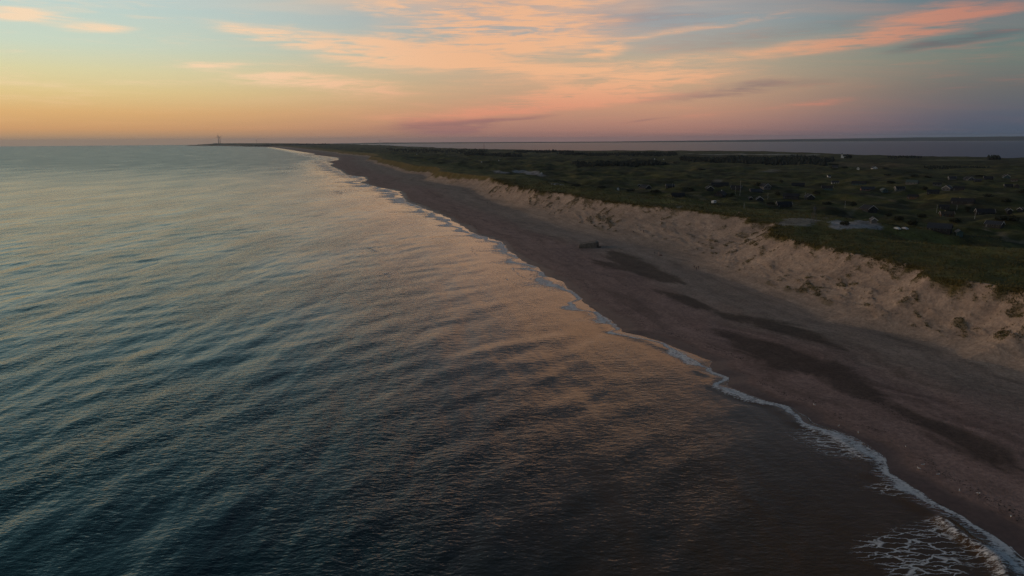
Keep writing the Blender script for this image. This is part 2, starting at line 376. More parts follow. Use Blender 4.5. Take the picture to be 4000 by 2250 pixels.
# ------------------------------------------------------------------ terrain grid
rows = np.r_[np.geomspace(44, 3000, 1060), np.geomspace(3000, YEND, 190)[1:]]
NR = len(rows)
nA, nB, nC, nD = 10, 64, 78, 240
yy = rows[:, None]
c0, f0, k0, j0 = coast(rows), foot(rows), crest(rows), fjord_x(rows) + 60
W = np.minimum(j0 - k0, .95 * np.maximum(rows, 150) + 420 - k0); W = np.maximum(W, 200)
tA = np.linspace(0, 1, nA, endpoint=False); tB = np.linspace(0, 1, nB, endpoint=False); tC = np.linspace(0, 1, nC, endpoint=False)
tD = np.linspace(0, 1, nD); gD = (np.exp(2.2 * tD) - 1) / (math.exp(2.2) - 1)
XX = np.concatenate([(c0 - 40)[:, None] + 40 * tA, c0[:, None] + (f0 - c0)[:, None] * tB, f0[:, None] + (k0 - f0)[:, None] * tC, k0[:, None] + W[:, None] * gD], 1)
NCc = XX.shape[1]; YY = np.repeat(yy, NCc, 1)
ZZ = terrain(XX, YY)
dc = XX - c0[:, None]; tb = dc / (f0 - c0)[:, None]; ts_ = (XX - f0[:, None]) / (k0 - f0)[:, None]; ee = XX - k0[:, None]
# surface colours (dry sand, damp sand, weed and shell bands, marram, heath, fields, tracks)
def L3(a): return np.array(a)[None, None, :]
DRY, DAMP, WETC, DARK = L3((.355, .273, .216)), L3((.305, .208, .178)), L3((.11, .068, .052)), L3((.052, .038, .028))
n_band = fbm(dc / 9., YY / 60., 71, 5, .6); n_b2 = fbm(dc / 3., YY / 16., 72, 4, .6)
UPPER = L3((.30, .238, .198))
tint = DAMP + (UPPER - DAMP) * sst(.42, .72, tb + .22 * (n_band - .5))[..., None]
tint = tint + (DRY - tint) * sst(.86, 1.10, tb + .2 * (n_band - .5))[..., None]
n_tr = fbm(dc / 1.3, YY / 70., 76, 3, .6)
tint = tint * (.80 + .40 * n_band + .35 * (n_b2 - .5) + .30 * (n_tr - .5))[..., None]
wet = sst(9, 2.5, dc + 8 * (fbm(dc / 20., YY / 22., 73, 3) - .5)) * (dc > -60)
tint = tint * (1 - wet[..., None]) + WETC * wet[..., None]
def soft(px, fz=.5, grow=0.):
    P = world_poly(px); r = np.full(XX.shape, 1e3)
    k = (XX > P[:, 0].min() - 60) & (XX < P[:, 0].max() + 60) & (YY > P[:, 1].min() - 60) & (YY < P[:, 1].max() + 60)
    x, y = XX[k], YY[k]; d = seg_dist(x, y, np.vstack([P, P[:1]])); r[k] = np.where(in_poly(x, y, P), -d, d)
    return r
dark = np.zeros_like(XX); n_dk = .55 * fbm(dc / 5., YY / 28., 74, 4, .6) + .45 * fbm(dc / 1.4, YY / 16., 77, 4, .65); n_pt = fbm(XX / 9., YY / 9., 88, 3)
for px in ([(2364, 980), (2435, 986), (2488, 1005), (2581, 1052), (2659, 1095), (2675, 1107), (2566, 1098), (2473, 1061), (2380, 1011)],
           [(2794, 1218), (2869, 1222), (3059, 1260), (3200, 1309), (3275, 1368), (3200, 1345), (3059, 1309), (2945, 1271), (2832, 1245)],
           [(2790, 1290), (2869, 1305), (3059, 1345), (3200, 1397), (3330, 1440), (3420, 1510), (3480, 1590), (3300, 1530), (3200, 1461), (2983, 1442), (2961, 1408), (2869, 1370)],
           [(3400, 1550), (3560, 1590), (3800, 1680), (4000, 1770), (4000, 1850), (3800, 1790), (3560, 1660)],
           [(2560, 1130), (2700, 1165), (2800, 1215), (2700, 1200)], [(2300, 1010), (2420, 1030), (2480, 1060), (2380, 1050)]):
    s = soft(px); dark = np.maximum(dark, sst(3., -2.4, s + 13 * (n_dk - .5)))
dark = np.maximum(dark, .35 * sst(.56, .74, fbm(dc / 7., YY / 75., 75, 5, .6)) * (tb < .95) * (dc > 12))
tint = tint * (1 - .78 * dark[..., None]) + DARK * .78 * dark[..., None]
wet = np.maximum(wet, dark * .25)
# slope: sand with grass on top and in tussocks
GR1, GR2, GR3 = L3((.115, .108, .032)), L3((.056, .058, .020)), L3((.16, .110, .040))
def veg_f(x, y, t):      # where tussocks hold on: on the ledges, thicker towards the crest and in patches
    return fbm(x / 3.4, y / 7., 63, 3, .55) * .42 + fbm(x / 2.1, y / 4.4, 81, 3, .6) * .28 + .16 * np.clip(t, 0, 1) ** 1.5 + .34 * (fbm(x / 24., y / 24., 82, 2) - .18)
veg = .6 * sst(.60, .70, veg_f(XX, YY, ts_)) * (ts_ > .2)
edge = sst(-3.5, .5, ee + 9 * (fbm(XX / 6., YY / 7., 83, 4, .6) - .5))
gcol = GR2 + (GR1 - GR2) * fbm(XX / 40., YY / 40., 84, 4, .6)[..., None]
gcol = gcol * (1 + .35 * sst(150, 40, ee) * (ee > 0))[..., None]
gcol = gcol + (GR3 - gcol) * (sst(.55, .8, fbm(XX / 13., YY / 13., 85, 4, .6)) * .55 + .5 * sst(14, 0, ee))[..., None].clip(0, .8)
vg = np.maximum(veg * .8, edge) * (ts_ > .2)
vg = np.maximum(vg, sst(0, .14, ts_ - (1 - .62 * sst(650, 1500, YY)) + .45 * (fbm(XX / 9., YY / 22., 89, 4, .6) - .5)) * (YY > 500) * (ts_ > .1))
tint = tint * (1 - vg[..., None]) + gcol * vg[..., None]
# inland: heath, hollows, open sand, fields, tracks
inl = ee > 0
heath = sst(.48, .60, fbm(XX / 26., YY / 40., 86, 5, .62)) * inl * sst(40, 140, ee)
tint = tint * (1 - 1. * .6 * heath[..., None]) + L3((.018, .020, .011)) * .6 * heath[..., None]
def paint(px, colr, w=3., amt=1., nz=8.):
    global tint
    s = soft(px); a = amt * sst(w, -w, s + nz * (n_pt - .5)) * inl
    tint = tint * (1 - a[..., None]) + L3(colr) * a[..., None]
SHADED_SAND = (.36, .33, .32)  # open sand, with the cool tone of sky-lit shade put into its colour
paint([(3236, 884), (3262, 857), (3330, 866), (3400, 866), (3440, 874), (3467, 893), (3400, 892), (3330, 890), (3270, 893)], SHADED_SAND, 1.5, .9, 8)
paint([(3040, 880), (3060, 853), (3130, 851), (3198, 862), (3198, 880), (3130, 890)], SHADED_SAND, 1.5, .55, 12)
paint([(2585, 838), (2610, 812), (2665, 803), (2650, 815), (2620, 835)], SHADED_SAND, 1.5, .8, 3)
paint([(1923, 668), (1950, 664), (1992, 677), (1975, 681), (1935, 676)], SHADED_SAND, 3, .9, 4)
paint([(2000, 668), (2055, 667), (2136, 687), (2110, 689), (2060, 681)], SHADED_SAND, 3, .9, 4)
paint([(2148, 716), (2199, 720), (2195, 724), (2150, 720)], SHADED_SAND, 2, .8, 3)
paint([(2760, 722), (2800, 700), (2815, 706), (2790, 722)], SHADED_SAND, 3, .35, 12)
paint([(2955, 672), (3000, 662), (3045, 662), (3020, 676)], SHADED_SAND, 4, .35, 12)
TAN, GREENF = (.15, .11, .055), (.055, .052, .02)
paint([(3260, 634), (3400, 636), (3570, 645), (3560, 652), (3380, 655), (3262, 648)], TAN, 12, .8, 20)
paint([(3260, 620), (3600, 618), (4000, 626), (4000, 648), (3600, 642), (3270, 630)], GREENF, 15, .9, 30)
paint([(2537, 632), (2648, 632), (2650, 637), (2540, 636)], TAN, 10, .9, 10)
paint([(2650, 605), (2830, 603), (2830, 612), (2660, 612)], GREENF, 15, .8, 20)
paint([(3600, 626), (3850, 624), (3880, 627), (3620, 629)], (.16, .15, .075), 10, .7, 10)
paint([(2640, 600), (2830, 602), (3200, 603), (3200, 606), (2830, 605)], (.30, .29, .25), 14, .9, 10)
for tr in ([(2701, 761), (2740, 770), (2807, 786)], [(3392, 761), (3440, 770), (3490, 785), (3540, 802)], [(2440, 741), (2500, 742), (2600, 752)], [(3745, 799), (3800, 802)], [(3800, 745), (3900, 750), (3915, 757)],
           [(3850, 885), (3930, 940), (4000, 945)], [(3210, 860), (3330, 830), (3345, 812)], [(3440, 747), (3520, 750)], [(2550, 790), (2660, 800), (2720, 808)]):
    P = world_poly(tr); r = np.full(XX.shape, 1e3); k = (XX > P[:, 0].min() - 9) & (XX < P[:, 0].max() + 9) & (YY > P[:, 1].min() - 9) & (YY < P[:, 1].max() + 9)
    r[k] = seg_dist(XX[k], YY[k], P); a = .75 * sst(2.6, .9, r + 1.2 * (n_pt - .5)) * inl
    tint = tint * (1 - a[..., None]) + L3((.20, .16, .10)) * a[..., None]
tint = np.clip(tint, .006, .6)
VV = np.stack([XX, YY, ZZ - drop(XX, YY)], -1)
cidx = np.arange(NCc - 1)[None, :].repeat(NR - 1, 0)
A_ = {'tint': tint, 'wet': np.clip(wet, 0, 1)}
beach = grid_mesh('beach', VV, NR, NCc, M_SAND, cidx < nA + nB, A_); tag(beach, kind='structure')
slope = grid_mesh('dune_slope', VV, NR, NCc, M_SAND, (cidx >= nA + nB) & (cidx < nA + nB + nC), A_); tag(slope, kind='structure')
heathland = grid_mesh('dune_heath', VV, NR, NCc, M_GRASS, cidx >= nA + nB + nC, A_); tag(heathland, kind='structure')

# ------------------------------------------------------------------ sea
wdirs = []
for i in range(34):
    lam = 5.5 * (30 / 5.5) ** rng.random()
    th = math.radians(-24 + 31 * rng.standard_normal())         # travel towards the shore
    wdirs.append((2 * math.pi / lam, math.cos(th), math.sin(th), .0025 * lam ** .82, rng.random() * 6.28, lam))
breaker = np.array([ground(*p, .2) for p in [(3690, 2040), (3724, 2067), (3773, 2107), (3836, 2143), (3894, 2183), (3935, 2250), (3960, 2330)]])
def sea_h(x, y, cell=0.):
    z = np.zeros_like(x)
    d = coast(y) - x
    sh = .12 + .88 * sst(2, 70, d)
    for k, cx_, sy_, a, ph, lam in wdirs:
        wgt = np.clip(lam / (np.maximum(cell, .01) * 3.) - 1, 0, 1)
        p = k * (x * cx_ + y * sy_) + ph + 1.3 * vnoise(x / 45., y / 45., 7)
        s = np.sin(p); z = z + a * wgt * (s + .28 * s * s - .14)
    z = z * (.55 + .9 * fbm(x / 130., y / 200., 95, 3)) * sh
    z = z + .65 * np.exp(-(seg_dist(x, y, breaker) / 1.5) ** 2)
    z = z + .22 * np.exp(-((d - 4.5) / 2.2) ** 2) * sst(600, 100, y)
    return z
def water_mat(name, shallow=True):
    m = bpy.data.materials.new(name); m.use_nodes = True; g = NT(m.node_tree); b = g.n['Principled BSDF']
    tc = g.node('ShaderNodeTexCoord').outputs['Object']
    sh = g.node('ShaderNodeAttribute', attribute_name='shore').outputs['Fac']; ro = g.node('ShaderNodeAttribute', attribute_name='open').outputs['Fac']
    n0 = g.noise(tc, .02, 4, .6)
    deep = g.mix(g.mr(n0, .35, .65), (.0045, .028, .031, 1), (.005, .018, .026, 1))
    g.put(b.inputs['Base Color'], g.mix(g.mr(g.m('ADD', sh, g.m('MULTIPLY', g.m('SUBTRACT', n0, .5), .5)), .05, .78), deep, (.10, .054, .021, 1)) if shallow else (.02, .048, .13, 1))
    b.inputs['IOR'].default_value = 1.333; g.put(b.inputs['Specular IOR Level'], g.mr(sh, .2, .9, .5, .4))
    wst = g.noise(g.mapping(tc, rot=(0, 0, math.radians(24)), scale=(1., .3, 1)), .016, 4, .6)
    g.put(b.inputs['Roughness'], g.m('MULTIPLY', g.m('ADD', g.mr(ro, 0, 1, .12, .31, False), g.m('MULTIPLY', g.m('SUBTRACT', wst, .5), .22)), g.mr(sh, .1, .8, 1., .55)))
    if not shallow: b.inputs['Roughness'].default_value = .38; g.l.remove(b.inputs['Roughness'].links[0])
    a = g.noise(g.mapping(tc, rot=(0, 0, math.radians(-18)), scale=(.55, 1., 1)), .55, 2, .6)
    c = g.noise(g.mapping(tc, rot=(0, 0, math.radians(10)), scale=(.6, 1., 1)), 1.6, 2, .6)
    d = g.noise(g.mapping(tc, rot=(0, 0, math.radians(35)), scale=(1., .3, 1)), .14, 2, .55)
    gust = g.mr(g.noise(g.mapping(tc, rot=(0, 0, math.radians(30)), scale=(1., .4, 1)), .02, 3, .55), .36, .66, .55, 1.25)
    e = g.noise(g.mapping(tc, rot=(0, 0, math.radians(28)), scale=(1., .3, 1)), .035, 2, .55)
    hgt = g.m('ADD', g.m('MULTIPLY', g.m('ADD', g.m('MULTIPLY', a, .24), g.m('MULTIPLY', c, .10)), gust), g.m('ADD', g.m('MULTIPLY', d, .62), g.m('MULTIPLY', e, 2.3)))
    bn = g.node('ShaderNodeBump'); bn.inputs['Strength'].default_value = 1.; bn.inputs['Distance'].default_value = 1.
    g.put(bn.inputs['Height'], g.m('MULTIPLY', hgt, g.mr(sh, .3, 1., 1., .3)))
    g.l.new(bn.outputs[0], b.inputs['Normal'])
    return m
M_SEA = water_mat('sea_water'); M_FJORD = water_mat('fjord_water', False)
rr = np.r_[np.geomspace(80, 2600, 700), np.geomspace(2600, 36000, 130)[1:]]
aa = np.radians(np.linspace(-54, 54, 500))
SX, SY = rr[:, None] * np.sin(aa), rr[:, None] * np.cos(aa)
cell = np.maximum(rr[:, None] * (aa[1] - aa[0]), np.gradient(rr)[:, None]) * np.ones_like(SX)
land_mid = coast(SY) + 150
isf = SX > np.where(SY < YEND, land_mid, 1e9)
SZ = np.where(isf, 0., sea_h(SX, SY, cell))
SV = np.stack([SX, SY, SZ - drop(SX, SY)], -1)
shore = np.clip(1 - (coast(SY) - SX) / 150., 0, 1) * (SY < 9000)
opn = sst(200, 2500, SY) * np.ones_like(SX)
fq = isf[:-1, :-1]
tag(grid_mesh('sea', SV, len(rr), len(aa), M_SEA, ~fq, {'shore': shore, 'open': opn}), kind='structure')
tag(grid_mesh('fjord', SV, len(rr), len(aa), M_FJORD, fq & (SY[:-1, :-1] > 900), {'shore': shore * 0, 'open': opn}), kind='structure')

# ------------------------------------------------------------------ surf foam (lacy sheet riding on the water's edge)
def foam_mat():
    m = bpy.data.materials.new('sea_foam'); m.use_nodes = True; g = NT(m.node_tree); b = g.n['Principled BSDF']
    tc = g.node('ShaderNodeTexCoord').outputs['Object']
    den = g.node('ShaderNodeAttribute', attribute_name='foam').outputs['Fac']
    lac = g.node('ShaderNodeAttribute', attribute_name='lace').outputs['Fac']
    wp = g.node('ShaderNodeTexNoise'); g.put(wp.inputs['Vector'], tc); wp.inputs['Scale'].default_value = .8; wp.inputs['Detail'].default_value = 3
    v2 = g.node('ShaderNodeVectorMath', operation='MULTIPLY_ADD'); g.put(v2.inputs[0], wp.outputs['Color']); v2.inputs[1].default_value = (1.9, 1.6, 0); g.put(v2.inputs[2], tc)
    vo = g.node('ShaderNodeTexVoronoi', feature='DISTANCE_TO_EDGE'); g.put(vo.inputs['Vector'], g.mapping(v2.outputs[0], scale=(.27, 1.05, 1))); vo.inputs['Scale'].default_value = .75
    edge = g.mr(vo.outputs['Distance'], .01, .085, 1, 0)
    n = g.noise(g.mapping(tc, scale=(.6, 1.4, 1)), 1.5, 6, .75); n2 = g.noise(g.mapping(tc, scale=(.35, 1, 1)), 1.1, 4, .7)
    solid = g.mr(g.m('ADD', den, g.m('MULTIPLY', g.m('SUBTRACT', n, .5), 2.2)), .46, .9)
    lace = g.m('MULTIPLY', edge, g.mr(g.m('ADD', lac, g.m('SUBTRACT', n2, .5)), .35, .95))
    lace = g.m('MULTIPLY', lace, g.mr(lac, .0, .2))
    al = g.m('MAXIMUM', g.m('MULTIPLY', solid, g.mr(den, .02, .12)), lace, clamp=True)
    g.put(b.inputs['Alpha'], g.m('MULTIPLY', al, .92))
    g.put(b.inputs['Base Color'], g.mix(g.mr(n, .3, .7), (.74, .73, .72, 1), (.93, .92, .90, 1)))
    b.inputs['Roughness'].default_value = .6
    bn = g.node('ShaderNodeBump'); bn.inputs['Distance'].default_value = .25; g.put(bn.inputs['Height'], n); g.l.new(bn.outputs[0], b.inputs['Normal'])
    return m
M_FOAM = foam_mat()
frow = np.geomspace(70, 4200, 1250); fcol = np.r_[np.linspace(-46, -9, 60, endpoint=False), np.linspace(-9, 3.2, 56)]
FY = np.repeat(frow[:, None], len(fcol), 1); wy = np.maximum(1., FY / 520.)
FX = coast(FY) + fcol[None, :] * wy; fd = fcol[None, :] * np.ones_like(FY)
ny = lambda sc_, sd_, o=2: fbm(FY / sc_, FY * 0 + sd_ * .37, sd_, o)
lip = .5 * (ny(4., 104) - .5)
film = 5.5 * sst(.42, .68, ny(15., 102)) * np.interp(FY, [0, 170, 260, 4200], [.25, .4, 1., 1.])       # glassy water run up past the foam
wdt = (1.3 + 4.2 * sst(.38, .68, ny(12., 101)) + .9 * ny(3.2, 107)) * np.interp(FY, [0, 150, 300, 700, 4200], [1.25, 1.4, 2.0, 3.4, 3.4])
u_ = (lip - film - fd) / wdt
foam = sst(-.10, .10, u_) * sst(1.1, .4, u_) * (.54 + .62 * fbm(FX / 1.3, FY / 3., 103, 4, .6))
foam = np.maximum(foam, .75 * sst(.9, .2, np.abs(fd - lip) / .22) * (.5 + ny(5., 108)))
for dd, sd_ in ((-13., 111), (-24., 112)):               # broken lines on the outer bars
    on = sst(.56, .66, ny(38., sd_)) * (FY > 190); cl_ = dd + 5 * (ny(30., sd_ + 9) - .5)
    foam = np.maximum(foam, on * np.where(fd > cl_, sst(.8, .1, fd - cl_), sst(3.2, .2, cl_ - fd)) * (.28 + .6 * fbm(FX / 1.2, FY / 3.5, sd_ + 3, 4, .6)))
br = seg_dist(FX, FY, breaker)
brs = FX - np.interp(FY, breaker[::-1, 1], breaker[::-1, 0])
foam = np.maximum(foam, (FY < breaker[0, 1] + 2) * np.where(brs > 0, sst(.7, .1, br), sst(4.5, .2, br)) * (.3 + .75 * fbm(FX / 1.2, FY / 1.2, 105, 3)))
lp = np.array([ground(*p, 0) for p in [(3240, 2180), (3270, 2080), (3400, 2045), (3600, 1985), (3720, 2030), (3800, 2100), (3870, 2250), (3860, 2330), (3420, 2330), (3380, 2230)]])
dl = seg_dist(FX, FY, np.vstack([lp, lp[:1]])); inp = in_poly(FX, FY, lp)
lace = np.where(inp, sst(0, 6, dl), 0.) * .95
lace = np.maximum(lace, .8 * sst(2.6, 1., u_) * sst(-1.5, .2, u_) * sst(.40, .58, fbm(FY / 22., FY * 0, 106, 2)) * (fd < lip))
FZ = sea_h(FX, FY, np.zeros_like(FX)); FZ = np.maximum(FZ, terrain(FX, FY)) + .05
FV = np.stack([FX, FY, FZ - drop(FX, FY)], -1)
tag(grid_mesh('sea_foam', FV, len(frow), len(fcol), M_FOAM, None, {'foam': foam, 'lace': lace}), 'white foam along the water edge', 'foam', kind='stuff')
#OBJECTS
for i, (px, py, rx, ry, lab) in enumerate(((1465, 975, 13, 6, 'small patch of white foam on an offshore wave, nearer one'), (1330, 752, 26, 13, 'small patch of pale foam on an offshore wave, farther one'), (1520, 1075, 8, 3, 'thin fleck of foam on an offshore crest'))):
    X0, Y0 = ground(px, py, 0.); gx, gy = np.meshgrid(np.linspace(-1, 1, 40), np.linspace(-1, 1, 40))
    fx_, fy_ = X0 + gx * rx, Y0 + gy * rx * 1.5
    ds = np.abs(gx + .25 * np.sin(gy * 4) + .1) ; fo_ = .85 * sst(.45, .0, ds) * sst(1., .5, np.abs(gy)) * (.45 + .6 * fbm(fx_ / 2., fy_ / 3., 109, 3))
    fz_ = sea_h(fx_, fy_, np.full_like(fx_, Y0 * .0038)) + .10
    tag(grid_mesh('wave_foam', np.stack([fx_, fy_, fz_ - drop(fx_, fy_)], -1), 40, 40, M_FOAM, None, {'foam': fo_, 'lace': .5 * sst(1., .3, np.hypot(gx, gy))}), lab, 'foam', kind='stuff')
# ------------------------------------------------------------------ far land
def far_hills():
    xs = np.linspace(1180, 4700, 180); top = np.interp(xs, [1180, 1320, 1500, 2000, 2400, 2800, 3200, 3600, 4000, 4300, 4700], [562., 559.5, 556.6, 554.6, 552.4, 548.0, 542, 536.5, 532, 530, 529])
    D = 21000.; V = np.zeros((5, 180, 3))
    for j, x in enumerate(xs):
        d = ray(x, 545); d = d / d[1]; X0 = d[0] * D; hz = 545 - ROLL * (x - 2000)
        zt = 72 + (hz - top[j]) / F * D + float(drop(X0, D)) + 9 * (fbm(np.array([x / 60.]), np.array([.5]), 120, 4)[0] - .5)
        zt = max(zt, 1.5)
        for i, (dy, k) in enumerate(((-1500, -.05), (-1200, .12), (-300, .85), (300, 1.), (2500, .2))):
            V[i, j] = (d[0] * (D + dy), D + dy, zt * k - float(drop(d[0] * (D + dy), D + dy)))
    o = grid_mesh('far_hills', V, 5, 180, mat('far_hill_heath', (.05, .055, .04), scale=.002)); tag(o, kind='structure')
far_hills()
def islet():
    P = np.array([ground(x, 566.4 - (x - 1310) * .004, 1.) for x in np.linspace(1308, 1535, 40)])
    n = len(P); V = np.zeros((5, n, 3))
    for j in range(n):
        e = math.sin(math.pi * j / (n - 1)) ** .4; h = (2 + 3 * random.random()) * e
        for i, (dy, k) in enumerate(((-260, -.2), (-180, .35), (0, 1), (150, .5), (260, -.2))):
            x, y = P[j, 0] * (P[j, 1] + dy * e) / P[j, 1], P[j, 1] + dy * e; V[i, j] = (x, y, h * k - float(drop(x, y)))
    tag(grid_mesh('fjord_island', V, 5, n, mat('island_grass', (.03, .032, .02), scale=.01)), kind='structure')
islet()

# ------------------------------------------------------------------ object materials
M_WHITE = mat('white_paint', (.74, .73, .70), .6, .06); M_TARRED = mat('tarred_wood', (.022, .022, .024), .7, .25, 2); M_BROWN = mat('brown_wood', (.10, .055, .032), .7, .2, 2)
M_FRAME = mat('dull_window_frame', (.16, .16, .155), .7)
M_GREYW = mat('grey_wood', (.12, .12, .12), .8, .15, 2); M_TEALP = mat('blue_green_paint', (.045, .085, .09), .6, .15); M_PINKW = mat('pale_pink_render', (.20, .11, .09), .8, .1)
M_RFELT = mat('black_roof_felt', (.020, .021, .025), .75, .25, 1.5); M_RGREY = mat('grey_roof_sheet', (.04, .044, .052), .6, .2, 1.5); M_RTEAL = mat('grey_green_roof', (.06, .085, .08), .6, .15)
M_RTHATCH = mat('weathered_thatch', (.07, .055, .04), .95, .25, 2, bump=.1); M_GLASS = mat('window_glass', (.02, .025, .03), .08, .1, spec=.6); M_BRICK = mat('yellow_brick', (.36, .27, .15), .85, .12)
M_CONC = mat('old_concrete', (.17, .145, .12), .9, .35, .6, bump=.12); M_CONCD = mat('dark_opening', (.02, .018, .016), .9); M_METAL = mat('grey_metal', (.22, .23, .24), .45, .1)
M_TURB = mat('turbine_paint', (.30, .30, .30), .5, .03); M_RED = mat('rust_red_paint', (.20, .05, .04), .6, .15); M_TYRE = mat('tyre_rubber', (.015, .015, .015), .8); M_CAR = mat('silver_car_paint', (.55, .56, .58), .25, .03, spec=.6)
M_LEAF = mat('shrub_leaves', (.032, .036, .018), .8, .35, .8); M_LEAF2 = mat('conifer_needles', (.014, .020, .014), .85, .3, .25); M_BARK = mat('bark', (.04, .032, .026), .9, .2)
M_MARRAM = mat('marram_blades', (.115, .100, .034), .85, .4, .12); M_SKIN = mat('skin', (.42, .27, .20), .6, .05); M_HAIR = mat('dark_hair', (.03, .02, .015), .6)
M_JBLACK = mat('black_cloth', (.012, .012, .014), .9); M_JBLUE = mat('navy_cloth', (.02, .026, .05), .9); M_JPALE = mat('pale_cloth', (.50, .38, .32), .9); M_JRUST = mat('rust_brown_cloth', (.19, .07, .045), .9, .2, 4)
M_GULLW = mat('gull_white', (.80, .80, .78), .6, .03); M_GULLG = mat('gull_grey', (.36, .38, .40), .6, .05); M_BEAK = mat('gull_beak', (.55, .35, .06), .5)

# ------------------------------------------------------------------ bunker on the beach
def bunker():
    x, y = on_land(2299, 966); mpp = y / F
    r = empty('bunker', x, y, tz(x, y) - .55, math.radians(-6))
    me = bpy.data.meshes.new('hull'); bm = bmesh.new()
    L, D = 5.9, 3.6
    prof = [(-L, -.6), (-L, 3.0), (4.3, 4.75), (4.9, 4.4), (5.0, -.6)]
    vs = [[bm.verts.new((px + .0 * s + (.35 if s > 0 else 0), s * D + (.35 * (pz / 5.) if s < 0 else -.1), pz + (.35 if s > 0 else 0) * (pz > 0))) for px, pz in prof] for s in (-1, 1)]
    n = len(prof)
    for i in range(n): bm.faces.new((vs[0][i], vs[0][(i + 1) % n], vs[1][(i + 1) % n], vs[1][i]))
    bm.faces.new(vs[0][::-1]); bm.faces.new(vs[1])
    bmesh.ops.recalc_face_normals(bm, faces=bm.faces)
    bmesh.ops.bevel(bm, geom=[e for e in bm.edges], offset=.3, segments=3, affect='EDGES', profile=.5, clamp_overlap=True)
    for v in bm.verts: v.co += Vector((mnoise.noise(v.co * .7), mnoise.noise(v.co * .7 + Vector((9, 0, 0))), mnoise.noise(v.co * .9))) * .10
    bm.to_mesh(me); bm.free(); me.materials.append(M_CONC)
    for p in me.polygons: p.use_smooth = False
    h = bpy.data.objects.new('hull', me); COL.objects.link(h); h.parent = r
    me2 = bpy.data.meshes.new('end_block'); bm = bmesh.new(); bmesh.ops.create_cube(bm, size=1.)
    for v in bm.verts: v.co = Vector((v.co.x * 2.5 + 5.0 + (.35 if v.co.z < 0 else -.1), v.co.y * 5.4 + .9, 5.3 * (v.co.z + .5) - .6))
    bmesh.ops.bevel(bm, geom=list(bm.edges), offset=.55, segments=3, affect='EDGES', profile=.5, clamp_overlap=True); bm.to_mesh(me2); bm.free(); me2.materials.append(M_CONC)
    eb = bpy.data.objects.new('end_block', me2); COL.objects.link(eb); eb.parent = r
    r.scale = (1.06, 1., .92)
    tag(r, 'tilted grey concrete bunker lying half sunk on the beach', 'bunker')
    for i, (dx, dy, w, a, t) in enumerate(((6.9, -2.6, 1.0, 20, 25), (7.3, -3.6, .8, 65, 40), (6.6, -4.2, .6, 10, 15))):
        bx, by = x + dx, y + dy; z = tz(bx, by)
        V, Fc = box(-w, w, -.55 * w, .55 * w, -.25, .3)
        V = [(v[0] + random.uniform(-.15, .15), v[1] + random.uniform(-.15, .15), v[2] + random.uniform(-.08, .08)) for v in V]
        o = raw_mesh('concrete_block', V, Fc, M_CONC); o.location = (bx, by, z + .3); o.rotation_euler = (math.radians(t), math.radians(t * .6), math.radians(a))
        tag(o, ('large slab', 'steeply tipped chunk', 'smallest chunk')[i] + ' of broken concrete beside the dark end of the bunker', 'concrete block', 'broken pieces beside the bunker')
bunker()

